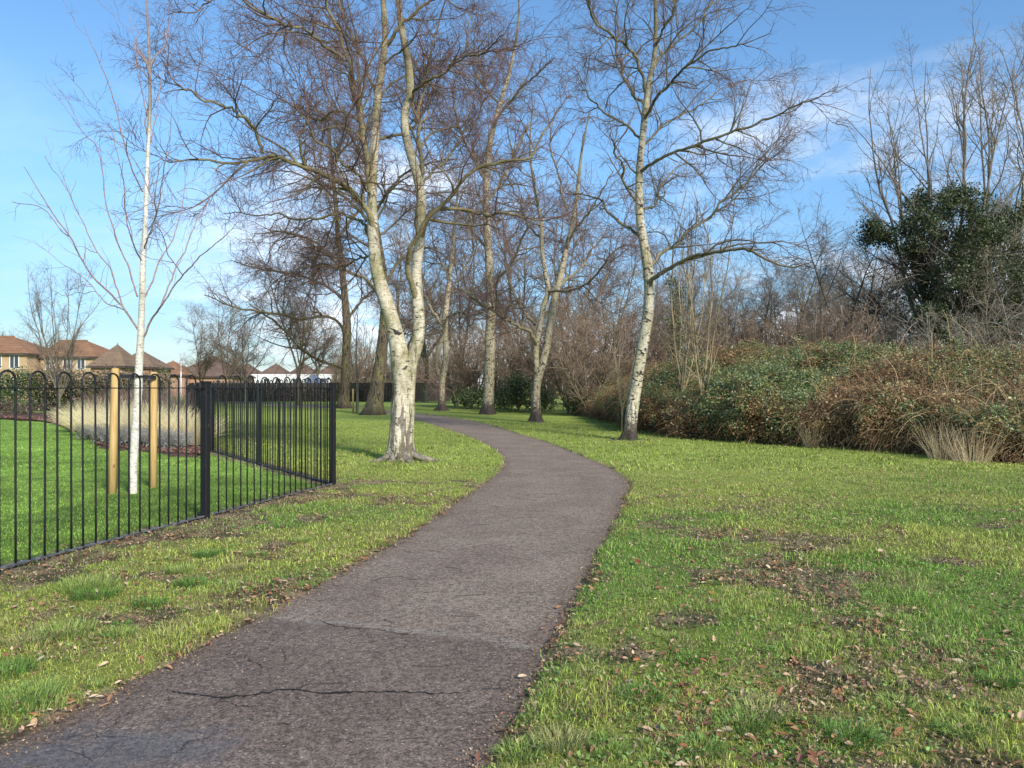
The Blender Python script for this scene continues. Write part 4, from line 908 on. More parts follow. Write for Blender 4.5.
gD = 'bare shrubs in the thicket'
for px, d, s_, rz, lab in [(590, 37, 1.15, 0.5, 'dark bare shrub at the near end of the thicket, beside the reddish brambles'), (568, 41, 1.3, 1.9, 'dense bare shrub right behind the twin stemmed birch'),
                           (612, 42, 1.25, 4.0, 'bare shrub between the twin stemmed and the leaning birch'), (545, 47, 1.3, 3.1, 'bare shrub behind the foot of the twin stemmed birch'),
                           (518, 46, 1.2, 0.2, 'bare shrub in the gap between straight and twin stemmed birch'), (500, 50, 1.25, 5.0, 'bare shrub right behind the tall straight birch'),
                           (472, 52, 1.2, 2.4, 'reddish bare shrub left of the tall straight birch'), (455, 56, 1.25, 3.7, 'bare shrub right of the slim bowed birch'),
                           (420, 84, 1.3, 0.9, 'far bare shrub in the gap between big birch and bowed birch'), (432, 92, 1.4, 1.8, 'farthest bare shrub at the end of the path'),
                           (640, 40, 1.1, 5.5, 'bare shrub hidden behind the leaning birch trunk'), (396, 88, 1.3, 4.5, 'far bare shrub beside the big birch trunk'),
                           (362, 90, 1.5, 2.2, 'far bare shrub between the two dark old birches')]:
    place('shrub', px, d, s_, rz, lab, gD)
# thin staked sapling between the dark trunks
x0 = at(357, 42.5)
root = empty('staked_sapling', (x0, 42.5, 0), 'thin young tree with a short stake between the two dark trunks', 'sapling')
tr = np.array([[0, 0, 0], [0.02, 0, 1.5], [-0.05, 0, 3.2], [0.03, 0, 5.4]]); c_ = catmull(tr, 14)
trunk_mesh('trunk', [(c_, np.linspace(0.08, 0.02, 14))], M['grey_bark'], root, np.zeros(3), flare=False, sides=7)
g1 = grow((c_[None], np.linspace(0.08, 0.02, 14)[None]), 3.5, 0.35, 0.6, 35, 7, 0.12, -0.05, 0.01, 0.008); g2 = grow(g1, 3, 0.1, 0.4, 40, 4, 0.2, 0, 0.006, 0.006)
tube_obj('crown', [g1, g2], [4, 3], M['grey_bark'], root, np.zeros(3))
mb = MB(); mb.tube([(-0.22, 0, -0.05), (-0.22, 0, 1.35)], 0.05, 8); mb.build('stake', M['timber'], root, True)

# distant wood, one mass
n = 1500
xx = np.concatenate([rng.uniform(-30, 42, 700), rng.uniform(15, 120, 800)]); yy = np.concatenate([rng.uniform(95, 140, 700), rng.uniform(70, 130, 800)])
keep = xx / yy > -0.24; xx, yy = xx[keep], yy[keep]; n = len(xx)
hh = rng.uniform(4, 9.5, n) * np.where(xx / yy > 0.1, 0.9, 1.05)
zt = np.linspace(0, 1, 8)[None, :, None]
bx = np.stack([xx, yy, 0 * xx], 1)[:, None, :]; tip = np.stack([xx + rng.normal(0, 0.8, n), yy + rng.normal(0, 0.8, n), hh], 1)[:, None, :]
Pw = bx * (1 - zt) + tip * zt + rng.normal(0, 0.08, (n, 8, 3)); Rw = np.linspace(1, 0.15, 8)[None] * rng.uniform(0.05, 0.12, n)[:, None]
w1 = grow((Pw, Rw), 1.6, 0.12, 0.8, 42, 6, 0.15, -0.04, 0.01, 0.018); w2 = grow(w1, 1.3, 0.1, 0.7, 42, 4, 0.2, 0, 0.008, 0.014)
V1, Q1, A1 = tubes(Pw, Rw, 4); V2, Q2, A2 = tubes(*w1, 3); V3, Q3, A3 = tubes(*w2, 3)
print('wood', len(w1[0]), len(w2[0]))
tag(mesh('distant_wood', np.vstack([V1, V2, V3]), np.vstack([Q1, Q2 + len(V1), Q3 + len(V1) + len(V2)]), M['shrub_bark'], None, True, {'rad': np.concatenate([A1, A2, A3])}),
    'brown leafless wood in the far distance', 'woodland', kind='stuff')

# ------------------------------------------------------------------ bramble bank
front = catmull([(20, 10.5), (13.5, 12.6), (9.6, 14.4), (8.9, 15.7), (7.98, 17.2), (6.5, 18.9), (5.1, 21.1), (4.3, 23.8), (4.0, 28), (3.9, 33), (3.4, 41)], 400)
fs = np.concatenate([[0], np.cumsum(np.linalg.norm(np.diff(front, axis=0), axis=1))])
fd = nrm(np.gradient(front, axis=0)); fn = np.stack([fd[:, 1], -fd[:, 0]], 1)     # away from the path
prof = catmull([(0.25, 0.0), (0.0, 0.35), (-0.02, 0.8), (0.18, 1.25), (0.7, 1.65), (1.6, 2.0), (3.0, 2.3), (5.0, 2.5), (7.5, 2.5), (9.5, 1.9), (10.5, 0)], 60)
ps = np.concatenate([[0], np.cumsum(np.linalg.norm(np.diff(prof, axis=0), axis=1))])
pn = nrm(np.gradient(prof, axis=0)); pn = np.stack([-pn[:, 1], pn[:, 0]], 1)
def bank(u, v, inset=0.0):
    """u metres along the front, v metres up and over the profile"""
    X_ = np.interp(u, fs, front[:, 0]); Y_ = np.interp(u, fs, front[:, 1]); nx_ = np.interp(u, fs, fn[:, 0]); ny_ = np.interp(u, fs, fn[:, 1])
    o = np.interp(v, ps, prof[:, 0]); z = np.interp(v, ps, prof[:, 1]); pnx = np.interp(v, ps, pn[:, 0]); pnz = np.interp(v, ps, pn[:, 1])
    hs = 1.0 + 0.22 * (fbm(u * 0.28, u * 0 + 2.0, 1, 3) - 0.5) * 2 - 0.25 * sstep(28, 40, u) - 0.22 * sstep(18, 12, u) - 0.13
    dis = 0.75 * (fbm(u * 0.75, v * 0.75 + 4, 2, 4) - 0.5) * 2 + 0.42 * (fbm(u * 2.4, v * 2.4, 5, 2) - 0.5) * 2 * 0.6 - inset
    o = o + pnx * dis * 0.9; z = np.maximum(z * hs + pnz * dis * np.clip(z, 0.2, 1), 0.0)
    return np.stack([X_ + nx_ * o, Y_ + ny_ * o, z], -1), pnx, pnz, nx_, ny_
def bramble(u0, u1, lab, ncl, pal, stemc, green, nstem, seed, nleaf=30):
    ctr, *_ = bank(np.array([(u0 + u1) / 2]), np.array([0.2])); c0 = np.array([ctr[0, 0], ctr[0, 1], 0])
    root = empty('bramble_thicket', c0, lab, 'brambles', 'bramble bank right of the path')
    # solid brown core, coloured dark to paint shade into the gaps
    uu = np.linspace(u0, u1, int((u1 - u0) * 5)); vv = np.linspace(0, ps[-1], 50); U_, V_ = np.meshgrid(uu, vv, indexing='ij')
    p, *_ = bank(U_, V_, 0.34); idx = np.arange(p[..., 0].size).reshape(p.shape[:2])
    mesh('shade_core', p.reshape(-1, 3) - c0, np.stack([idx[:-1, :-1], idx[1:, :-1], idx[1:, 1:], idx[:-1, 1:]], -1).reshape(-1, 4), M['gap_shade'], root)
    # leaves in sprays
    u = rng.uniform(u0, u1, ncl); v = ps[-1] * 0.72 * rng.random(ncl) ** 1.25
    p, pnx, pnz, nx_, ny_ = bank(u, v, rng.uniform(-0.12, 0.22, ncl))
    out = np.stack([nx_ * pnx, ny_ * pnx, pnz], 1)
    low = sstep(0.85, 0.25, p[:, 2]); gsel = fbm(u * 0.6, v * 0.9, 3, 4)
    keep = rng.random(ncl) > 0.75 * low; p, out, u, v, gsel, low = (a[keep] for a in (p, out, u, v, gsel, low)); k = len(p)
    pal = np.array(pal); w = np.clip(green + (gsel - 0.5) * 2.4 - 0.6 * low, 0, 1)
    ng = 4
    isg = rng.random(k) < w
    ci = np.where(isg, rng.integers(0, ng, k), rng.integers(ng, len(pal), k))
    cc = pal[ci] * (0.6 + 0.8 * rng.random((k, 1)))
    q = np.repeat(p, nleaf, 0) + rng.normal(0, 1, (k * nleaf, 3)) * np.array([0.11, 0.11, 0.08]); cq = np.repeat(cc, nleaf, 0) * (0.7 + 0.6 * rng.random((k * nleaf, 1)))
    pale = rng.random(len(cq)) < 0.10 * np.repeat(isg, nleaf); cq[pale] = np.array([0.34, 0.38, 0.26]) * (0.7 + 0.5 * rng.random((pale.sum(), 1)))
    v_, f_, c_ = leaf_quads(q, 0.015 + 0.026 * rng.random(len(q)) ** 1.5, np.repeat(out, nleaf, 0) * 1.0 + [0, 0, 0.5], 0.9, cq, 0.62)
    mesh('leaves', v_ - c0, f_, M['leaf'], root, False, {'Col': c_})
    # arching canes
    u = rng.uniform(u0, u1, nstem); v = ps[-1] * 0.66 * rng.random(nstem) ** 1.5
    p, pnx, pnz, nx_, ny_ = bank(u, v, 0.25); n = nstem
    d = np.stack([nx_ * pnx, ny_ * pnx, pnz], 1) * 0.7 + rng.normal(0, 1.0, (n, 3)) + [0, 0, 0.7]; d = nrm(d)
    L = rng.uniform(0.25, 1.0, n) * np.where(p[:, 2] < 1.0, 1.0, 0.75); pts = [p]
    for i in range(8):
        p = p + d * (L / 8)[:, None]; p[:, 2] = np.maximum(p[:, 2], 0.02); pts.append(p); d = d + rng.normal(0, 0.15, (n, 3)); d[:, 2] -= 0.17; d = nrm(d)
    Pt = np.stack(pts, 1); Rr = np.linspace(1, 0.4, 9)[None] * rng.uniform(0.003, 0.0065, n)[:, None]
    # long free canes arching out of the bank
    k = int((u1 - u0) * (12 + 34 * (1 - green))); u = rng.uniform(u0, u1, k); p, pnx, pnz, nx_, ny_ = bank(u, ps[-1] * rng.uniform(0.05, 0.62, k), 0.15)
    d = nrm(np.stack([nx_ * pnx, ny_ * pnx, pnz], 1) * 0.5 + rng.normal(0, 0.6, (k, 3)) + [0, 0, 1.1]); L2_ = rng.uniform(0.6, 1.7, k); pts = [p]
    for i in range(8):
        p = p + d * (L2_ / 8)[:, None]; p[:, 2] = np.maximum(p[:, 2], 0.02); pts.append(p); d = d + rng.normal(0, 0.08, (k, 3)); d[:, 2] -= 0.24; d = nrm(d)
    Pt = np.concatenate([Pt, np.stack(pts, 1)]); Rr = np.concatenate([Rr, np.linspace(1, 0.4, 9)[None] * rng.uniform(0.005, 0.009, k)[:, None]]); n = n + k
    vv_, qq_, _ = tubes(Pt, Rr, 3)
    sc_ = np.array(stemc)[rng.integers(0, len(stemc), n)] * (0.55 + 0.9 * rng.random((n, 1)))
    mesh('canes', vv_ - c0, qq_, M['stem'], root, True, {'Col': np.repeat(sc_, 27, 0)})
M['gap_shade'] = simple('shade_core', (0.030, 0.022, 0.016), (0.10, 0.065, 0.045), 9, 0.95, 0.1, 1.0, 16, 0.08)  # twig brown darkened so hollows between the leaves look shaded
GR = [[0.14, 0.20, 0.06], [0.085, 0.135, 0.045], [0.21, 0.25, 0.11], [0.25, 0.26, 0.08]]
RD = [[0.26, 0.14, 0.065], [0.34, 0.21, 0.10], [0.17, 0.095, 0.05], [0.36, 0.28, 0.13]]
CA = [[0.33, 0.20, 0.105], [0.42, 0.29, 0.15], [0.22, 0.12, 0.07], [0.50, 0.37, 0.20]]
bramble(0, 9.9, 'brown dying bramble bank with dead stalks beyond the right edge', 3400, GR + RD, CA, 0.40, 2600, 1)
bramble(9.9, 16.2, 'brown and tan tangled brambles at the right, below the ivy covered tree', 6500, GR + RD, CA, 0.34, 13000, 1)
bramble(16.2, 24.2, 'widest green leafed bramble bank right of the leaning birch', 9500, GR + RD, [[c_ * f_ for c_, f_ in zip(q_, (0.8, 0.62, 0.6))] for q_ in CA], 0.90, 5000, 2)
bramble(24.2, 32, 'reddish brown brambles right behind the leaning birch', 6500, GR + RD, [[c_ * f_ for c_, f_ in zip(q_, (0.9, 0.72, 0.66))] for q_ in CA], 0.52, 7000, 3)
bramble(32, fs[-1] - 0.1, 'far low end of the brambles behind the twin stemmed birch', 4200, GR + RD, CA, 0.42, 2600, 4)

def dead_stalks(name, cx, cy, w, n, h, cols, lab, cat_, grp=None, r=(0.0015, 0.003), lean=0.35, seedheads=False):
    root = empty(name, (cx, cy, 0), lab, cat_, grp)
    rr = np.sqrt(rng.random(n)) * w; a = rng.random(n) * 2 * np.pi
    p = np.stack([rr * np.cos(a), rr * np.sin(a), 0 * a], 1); d = nrm(np.stack([np.cos(a) * lean * rr / w * 1.4 + rng.normal(0, 0.1, n), np.sin(a) * lean * rr / w * 1.4 + rng.normal(0, 0.1, n), np.ones(n)], 1))
    L = h * (0.45 + 0.6 * rng.random(n)); pts = [p]
    for i in range(6):
        p = p + d * (L / 6)[:, None]; pts.append(p); d = d + rng.normal(0, 0.06, (n, 3)); d[:, 2] -= 0.07 * lean * 3; d = nrm(d)
    v_, q_, _ = tubes(np.stack(pts, 1), np.linspace(1, 0.35, 7)[None] * rng.uniform(*r, n)[:, None], 3)
    cc = np.array(cols)[rng.integers(0, len(cols), n)] * (0.6 + 0.7 * rng.random((n, 1)))
    mesh('stalks', v_, q_, M['stem'] if cat_ == 'grass' else M['stem'], root, True, {'Col': np.repeat(cc, 21, 0)})
    return root
TAN = [[0.66, 0.52, 0.31], [0.55, 0.42, 0.25], [0.72, 0.60, 0.38], [0.45, 0.33, 0.20]]
for px, py, w, h, lab in [(944, 461, 0.20, 0.85, 'clump of pale dead stalks in front of the right brambles'), (815, 449, 0.18, 0.8, 'small clump of straw stalks at the foot of the green brambles'),
                          (975, 464, 0.30, 0.8, 'low straw clump nearest the right edge under the brambles')]:
    g = G(px, py); dead_stalks('dead_stalks', g[0], g[1] + 0.1, w, 170, h, TAN, lab, 'grass', 'dead stalk clumps at the bramble foot')

# ------------------------------------------------------------------ ivy and evergreen foliage
def foliage(name, blobs, size, nper, pal, parent, base, nclump=1.0, mat='leaf', squash=0.9):
    """blobs: (x, y, z, radius); leaves gathered in sprays through each blob"""
    cs = []; 
    for x_, y_, z_, r_ in blobs:
        k = int(46 * nclump * (r_ / 0.6) ** 2)
        v_ = nrm(rng.normal(size=(k, 3))) * (r_ * (0.35 + 0.75 * rng.random((k, 1)) ** 0.6)); v_[:, 2] *= squash
        cs.append(v_ + [x_, y_, z_])
    c_ = np.vstack(cs); c_ = c_[c_[:, 2] > 0.03]
    q = np.repeat(c_, nper, 0) + rng.normal(0, 0.10 * size / 0.035, (len(c_) * nper, 3)); q = q[q[:, 2] > 0.0] if len(q) else q
    k = len(q); cc = np.array(pal)[rng.integers(0, len(pal), k)] * (0.6 + 0.8 * rng.random((k, 1)))
    v_, f_, col_ = leaf_quads(q, size * (0.6 + 0.8 * rng.random(k)), np.array([0, 0, 0.7]), 1.0, cc, 0.7)
    return mesh(name, v_ - base, f_, M[mat], parent, False, {'Col': col_})
IV = [[0.065, 0.10, 0.036], [0.09, 0.125, 0.045], [0.15, 0.175, 0.07], [0.045, 0.07, 0.03], [0.20, 0.215, 0.10]]
D = 28.5
ivy_px = [(884, 237, 15), (872, 232, 9), (905, 228, 20), (930, 215, 20), (922, 200, 12), (945, 208, 16), (968, 203, 17), (955, 195, 10), (930, 245, 26), (915, 262, 20), (955, 235, 28), (985, 232, 26), (1005, 245, 26),
          (960, 270, 32), (995, 280, 34), (935, 285, 22), (950, 310, 30), (985, 318, 34), (1020, 300, 34), (925, 318, 14), (1040, 260, 30), (1045, 320, 40), (1008, 215, 12), (960, 340, 28), (1000, 345, 30)]
bl = []
for px, py, r_ in ivy_px:
    p = P(px, py, D + rng.uniform(-1.6, 1.6)); bl.append((p[0], p[1], p[2], r_ * (0.58 if py < 255 else 0.74) * D / F))
    for _ in range(9):
        o_ = nrm(rng.normal(size=3)) * r_ * D / F * rng.uniform(0.6, 1.3); o_[2] *= 0.7; bl.append((p[0] + o_[0], p[1] + o_[1], p[2] + o_[2], rng.uniform(0.12, 0.34)))
base = np.array([at(985, D), D, 0]); root = empty('ivy_covered_tree', base, 'tree smothered in dark green ivy above the brambles at the right', 'tree')
tc = catmull([(0, 0, 0), (0.1, 0, 2.5), (-0.1, 0.1, 5), (0.2, 0, 7.5)], 16); tc2 = catmull([(0, 0, 2.5), (-0.7, 0, 3.6), (-1.4, 0, 4.8), (-1.9, 0, 5.6)], 16)
trunk_mesh('trunk', [(tc, np.linspace(0.28, 0.1, 16)), (tc2, np.linspace(0.15, 0.04, 16))], M['grey_bark'], root, np.zeros(3), flare=False)
foliage('ivy', bl, 0.040, 26, [[a * 0.7 for a in c_] for c_ in IV], root, base, 1.0)
g1 = grow((np.stack([tc, tc2]) + base, np.stack([np.linspace(0.28, 0.1, 16), np.linspace(0.15, 0.04, 16)])), 8, 0.2, 2.6, 60, 10, 0.14, 0.0, 0.006, 0.006, 0.3)
g2 = grow(g1, 2.6, 0.3, 0.8, 45, 6, 0.2, 0.03, 0.008, 0.005); g3 = grow(g2, 2.2, 0.2, 0.5, 45, 4, 0.2, 0.05, 0.005, 0.004)
tube_obj('crown', [g1, g2, g3], [4, 3, 3], M['pale_bark'], root, base)
# bare arching branches in front of the ivy
place('shrub', 952, 24.8, 0.82, 1.1, 'pale bare arching shrub in front of the ivy, left one', 'bare shrubs before the ivy')
place('shrub', 1012, 24.4, 0.9, 2.9, 'pale bare arching shrub in front of the ivy, right one', 'bare shrubs before the ivy')
place('shrub', 900, 30, 0.95, 4.2, 'brown bare shrub at the left foot of the ivy covered tree', 'bare shrubs before the ivy')
for o in list(bpy.data.objects):
    if o.get('group') == 'bare shrubs before the ivy':
        for ch in o.children:
            ch.material_slots[0].link = 'OBJECT'; ch.material_slots[0].material = M['pale_bark']
def ever(px, d, blobs, size, lab, name='evergreen_bush', pal=IV, n=18, nc=1.0, cat_='bush', grp=None):
    base = np.array([at(px, d), d, 0]); root = empty(name, base, lab, cat_, grp)
    st = np.array([[0, 0, 0], [0.02, 0, 0.4], [0, 0, 0.9]])
    trunk_mesh('stem', [(catmull(st, 6), np.linspace(0.05, 0.02, 6))], M['shrub_bark'], root, np.zeros(3), flare=False, sides=6)
    foliage('foliage', [(base[0] + a, base[1] + b__, c * 0.85, r_ * 0.78) for a, b__, c, r_ in blobs], size, n, pal, root, base, nc)
ever(518, 44, [(-0.8, 0, 1, 1.0), (0.5, 0, 1.2, 1.1), (1.5, 0.5, 0.8, 0.9), (0, 0, 2, 0.8)], 0.06, 'dark evergreen bush between the straight and the twin stemmed birch', grp='evergreen bushes in the thicket')
ever(478, 50, [(-0.8, 0, 0.9, 0.9), (0.5, 0, 1.0, 1.0), (1.6, 0, 0.8, 0.8)], 0.06, 'dark evergreen bush left of the tall straight birch', grp='evergreen bushes in the thicket')
ever(602, 39, [(-1, 0, 1, 1.1), (0.5, 0, 1.3, 1.2), (1.8, 0, 1.0, 1.1), (0.3, 0.6, 2.2, 1.0)], 0.055, 'green leafed bush behind the reddish brambles', grp='evergreen bushes in the thicket')
ever(420, 80, [(-1, 0, .5, .8), (0, 0, 0.7, 0.9)], 0.09, 'low yellow green bush at the far end beside the big birch', pal=[[0.16, 0.17, 0.05], [0.11, 0.13, 0.04]], grp='evergreen bushes in the thicket')
base = np.array([at(676, 44), 44, 0])
root = empty('ivy_covered_tree', base, 'narrow ivy clad trunk right of the leaning white birch', 'tree'); tc = catmull([(0, 0, 0), (-0.1, 0, 3), (0.1, 0, 7.5)], 12)
trunk_mesh('trunk', [(tc, np.linspace(0.2, 0.06, 12))], M['grey_bark'], root, np.zeros(3), flare=False)
foliage('ivy', [(base[0] + rng.normal(0, 0.2), 44, z_, 0.55 - 0.03 * z_) for z_ in np.linspace(2, 7.4, 11)], 0.06, 14, IV, root, base, 1.1)
# ------------------------------------------------------------------ garden bed inside the fence
front_b = [G(20, 421), G(50, 424), G(71, 432), G(86, 437), G(98, 448), G(126, 452.5), G(164, 456.5), G(205, 459)]
fb = catmull([p[:2] for p in front_b], 60); back = np.array([[-30.5, 45], [-12.5, 30.5]]); bb = back[0] + (back[1] - back[0]) * np.linspace(0, 1, 60)[:, None]
bb = catmull([(-37, 44.5), (-26, 42), (-17, 33), (-11.6, 26.4), (-7.6, 18.6)], 60)
g = np.linspace(0, 1, 14)[None, :, None]; PB = fb[:, None] * (1 - g) + bb[:, None] * g
zb = 0.05 + 0.05 * fbm(PB[..., 0] * 2, PB[..., 1] * 2, 3, 3) * (1 - np.abs(2 * g[..., 0] - 1)) * 1.0 + 0.03 - 0.05 * np.exp(-g[..., 0] * 40); PB = PB + 0.35 * (fbm(PB[..., 0] * 1.7, PB[..., 1] * 1.7, 5, 3) - 0.5)[..., None]; idx = np.arange(60 * 14).reshape(60, 14)
M['mulch'] = simple('bark_mulch', (0.06, 0.040, 0.032), (0.19, 0.115, 0.085), 14, 0.95, 0.1, 1.0, 40, 0.03)
tag(mesh('mulch_bed', np.dstack([PB, zb]).reshape(-1, 3), np.stack([idx[:-1, :-1], idx[1:, :-1], idx[1:, 1:], idx[:-1, 1:]], -1).reshape(-1, 4), M['mulch']), kind='structure')
k = 6000; i = rng.integers(0, 59, k); w_ = rng.random(k) ** 1.5
q = fb[i] + (fb[i + 1] - fb[i]) * rng.random((k, 1)); q = q * (1 - w_[:, None] * 0.5) + bb[i] * w_[:, None] * 0.5
v_, f_ = dead_leaf(np.c_[q, np.full(k, 0.11)], 0.02 + 0.03 * rng.random(k), 0.4)
tag(mesh('bed_leaf_litter', v_, f_, M['litter'], attrs={'Col': np.repeat(np.array([[0.23, 0.125, 0.09]]) * (0.5 + rng.random((k, 1))), 9, 0)}, smooth=False), 'reddish dead leaves lying on the mulch of the planted bed', 'leaf litter', kind='stuff')
gras = None
for j, (px, d, s_, lab) in enumerate([(82, 24.5, 0.95, 'leftmost pale ornamental grass clump in the bed'), (97, 22.5, 1.05, 'second pale ornamental grass clump from the left'), (112, 21.2, 1.0, 'pale ornamental grass seen behind the left stake'),
                                     (127, 20.2, 1.05, 'pale ornamental grass just left of the young birch'), (143, 19.4, 1.0, 'pale ornamental grass between the young birch and right stake'), (160, 18.8, 1.05, 'pale ornamental grass just right of the right stake'),
                                     (176, 18.4, 0.95, 'pale ornamental grass right of the middle of the bed'), (190, 18.2, 0.9, 'rightmost pale ornamental grass beside the dark fence')]):
    if gras is None: gras = dead_stalks('ornamental_grass', at(px, d), d, 0.24, 1000, 1.12, [[0.86, 0.73, 0.42], [0.78, 0.63, 0.34], [0.90, 0.80, 0.52]], lab, 'grass', 'ornamental grasses in the bed', (0.0022, 0.0045), 0.55); o = gras
    else: o = copy_tree(gras); o.location = (at(px, d), d, 0)
    o.rotation_euler = (0, 0, j * 1.3); o.scale = (s_ * 1.1, s_ * 1.1, s_); tag(o, lab)
tall = None
for j, (px, d, s_, lab) in enumerate([(128, 24.5, 1.0, 'tall purplish dried stems behind the young birch'), (148, 23.5, 1.05, 'tall purplish dried stems behind the right stake'), (168, 22.5, 1.0, 'tall purplish dried stems right of the stakes'),
                                     (184, 21.5, 0.95, 'tall purplish dried stems next to the dark fence'), (108, 26, 0.9, 'tall purplish dried stems behind the left stake')]):
    if tall is None: tall = dead_stalks('dried_perennial', at(px, d), d, 0.5, 420, 1.62, [[0.24, 0.16, 0.13], [0.32, 0.22, 0.17], [0.20, 0.13, 0.12], [0.40, 0.31, 0.24]], lab, 'plant', 'dried perennials at the back of the bed', (0.003, 0.006), 0.3); o = tall
    else: o = copy_tree(tall); o.location = (at(px, d), d, 0)
    o.rotation_euler = (0, 0, j * 1.9); o.scale = (s_, s_, s_); tag(o, lab)
lav = None
for j, (px, py, s_, lab) in enumerate([(93, 441, 0.9, 'leftmost grey lavender mound in the bed'), (107, 446, 1.0, 'grey lavender mound left of the left stake foot'), (124, 448, 0.95, 'grey lavender mound between left stake and birch'),
                                      (141, 449.5, 1.05, 'grey lavender mound between birch and right stake'), (160, 450.5, 1.0, 'grey lavender mound right of the right stake'), (177, 452, 0.9, 'rightmost grey lavender mound near the mulch corner')]):
    g = G(px, py)
    if lav is None:
        lav = empty('lavender', (g[0], g[1], 0), lab, 'plant', 'lavender mounds in the bed')
        foliage('foliage', [(0, 0, 0.22, 0.32), (0.2, 0.1, 0.2, 0.25), (-0.22, 0, 0.2, 0.25)], 0.016, 26, [[0.33, 0.33, 0.27], [0.25, 0.25, 0.20], [0.36, 0.34, 0.30]], lav, np.zeros(3), 2.2)
        n = 260; a = rng.random(n) * 6.28; rr = 0.35 * np.sqrt(rng.random(n)); p0 = np.stack([rr * np.cos(a), rr * np.sin(a), 0.2 + 0 * a], 1); p1 = p0 + np.stack([0.15 * np.cos(a) * rr / .35, 0.15 * np.sin(a) * rr / .35, 0.22 + 0.15 * rng.random(n)], 1)
        v_, q_, _ = tubes(np.stack([p0, (p0 + p1) / 2, p1], 1), np.full((n, 3), 0.003), 3); mesh('flower_stems', v_, q_, M['stem'], lav, True, {'Col': np.tile((0.32, 0.29, 0.26), (len(v_), 1))}); o = lav
    else: o = copy_tree(lav); o.location = (g[0], g[1], 0)
    o.rotation_euler = (0, 0, j * 2.1); o.scale = (s_,) * 3; tag(o, lab)
# hedge at the back of the garden
HG = [[0.07, 0.12, 0.04], [0.10, 0.15, 0.05], [0.055, 0.09, 0.035], [0.14, 0.16, 0.07]]
def hedge_run(x0, y0, x1, y1, h, w, pal, lab, size=0.06, nc=0.8):
    L = math.hypot(x1 - x0, y1 - y0); n = int(L / 0.9) + 1; base = np.array([x0, y0, 0]); root = empty('hedge', base, lab, 'hedge', 'hedges behind the garden bed')
    bl = []
    for i in range(n):
        tq = (i + 0.5) / n
        for z_ in np.arange(0.45, h, 0.7): bl.append((x0 + (x1 - x0) * tq + rng.normal(0, 0.15), y0 + (y1 - y0) * tq + rng.normal(0, 0.15), z_ + rng.normal(0, 0.08), w * (0.85 + 0.3 * rng.random())))
    foliage('foliage', bl, size, 12, pal, root, base, nc * 0.6)
    st = np.array([[x0 + (x1 - x0) * a + rng.normal(0, 0.2), y0 + (y1 - y0) * a, 0] for a in rng.random(n * 9)]); k = len(st)
    z_ = np.linspace(0, 1, 5)[None, :, None]; tip = st + np.stack([rng.normal(0, 0.3, k), rng.normal(0, 0.3, k), h * (0.7 + 0.35 * rng.random(k))], 1)
    v_, q_, _ = tubes(st[:, None] * (1 - z_) + tip[:, None] * z_ + rng.normal(0, 0.03, (k, 5, 3)), np.full((k, 5), 0.012), 3); mesh('twig_mass', v_ - base, q_, M['stem'], root, True, {'Col': np.tile((0.15, 0.10, 0.08), (len(v_), 1))})
hedge_run(-42, 47, -27.5, 46, 2.35, 0.6, HG, 'green leafy hedge in front of the brick terrace', nc=1.7)
hedge_run(-27.3, 46, -19, 42, 2.0, 0.55, [[0.12, 0.10, 0.06], [0.09, 0.10, 0.045], [0.16, 0.10, 0.08], [0.07, 0.11, 0.04]], 'dark green and brown hedge behind the stakes', nc=1.5)
hedge_run(-40, 42.5, -20, 37, 0.8, 0.4, [[0.14, 0.09, 0.08], [0.18, 0.11, 0.09], [0.08, 0.10, 0.05]], 'low purplish brown planting along the foot of the green hedge')

# ------------------------------------------------------------------ far fence, houses
M['dark_wood'] = simple('dark_fence_boards', (0.035, 0.028, 0.024), (0.085, 0.065, 0.05), 3, 0.85, 0.2, 0.4, 20, 0.01, (8, 8, 0.6))
root = empty('timber_fence', (-29, 76, 0), 'dark board fence across the far side of the lawn', 'fence')
for i in range(10):
    x0 = -30.5 + i * 2.45; mb = MB()
    for k in range(16): mb.box((x0 + 0.08 + k * 0.145 + 29, rng.normal(0, 0.008), 0.93), (0.135, 0.02, 1.86 + rng.normal(0, 0.01)))
    mb.box((x0 + 1.16 + 29, 0.03, 1.5), (2.3, 0.04, 0.08)); mb.box((x0 + 1.16 + 29, 0.03, 0.4), (2.3, 0.04, 0.08)); mb.build('board_panel', M['dark_wood'], root)
    mb = MB(); mb.box((x0 - 0.06 + 29, 0, 1.0), (0.10, 0.10, 2.0), 0, 0.01); mb.build('post', M['dark_wood'], root)
hedge_run(-30, 74.6, -14, 75, 1.3, 0.5, [[0.05, 0.06, 0.03], [0.09, 0.07, 0.05], [0.06, 0.045, 0.035]], 'dark low hedge at the foot of the far board fence', 0.09, 0.5)

def brick(name, c1, c2, mortar):
    m, t, b, co = material(name, 0.9, 0.2)
    s = t.n('ShaderNodeSeparateXYZ', {0: co}); cb = t.n('ShaderNodeCombineXYZ', {0: t.math('ADD', s.outputs[0], s.outputs[1]), 1: s.outputs[2]})
    bt = t.n('ShaderNodeTexBrick', {'Vector': cb.outputs[0], 'Color1': c1, 'Color2': c2, 'Mortar': mortar, 'Scale': 1.0, 'Mortar Size': 0.008, 'Brick Width': 0.225, 'Row Height': 0.075})
    c = t.mix(t.ramp(t.noise(co, 0.8, 4), 0.3, 0.7), bt.outputs[0], t.mix(0.25, bt.outputs[0], (0.2, 0.12, 0.07)))
    t.set(b, 'Base Color', c); return m
M['yellow_brick'] = brick('yellow_brick', (0.50, 0.34, 0.18), (0.44, 0.27, 0.13), (0.42, 0.36, 0.28))
M['red_brick'] = brick('red_brick', (0.40, 0.22, 0.13), (0.33, 0.17, 0.10), (0.36, 0.30, 0.25))
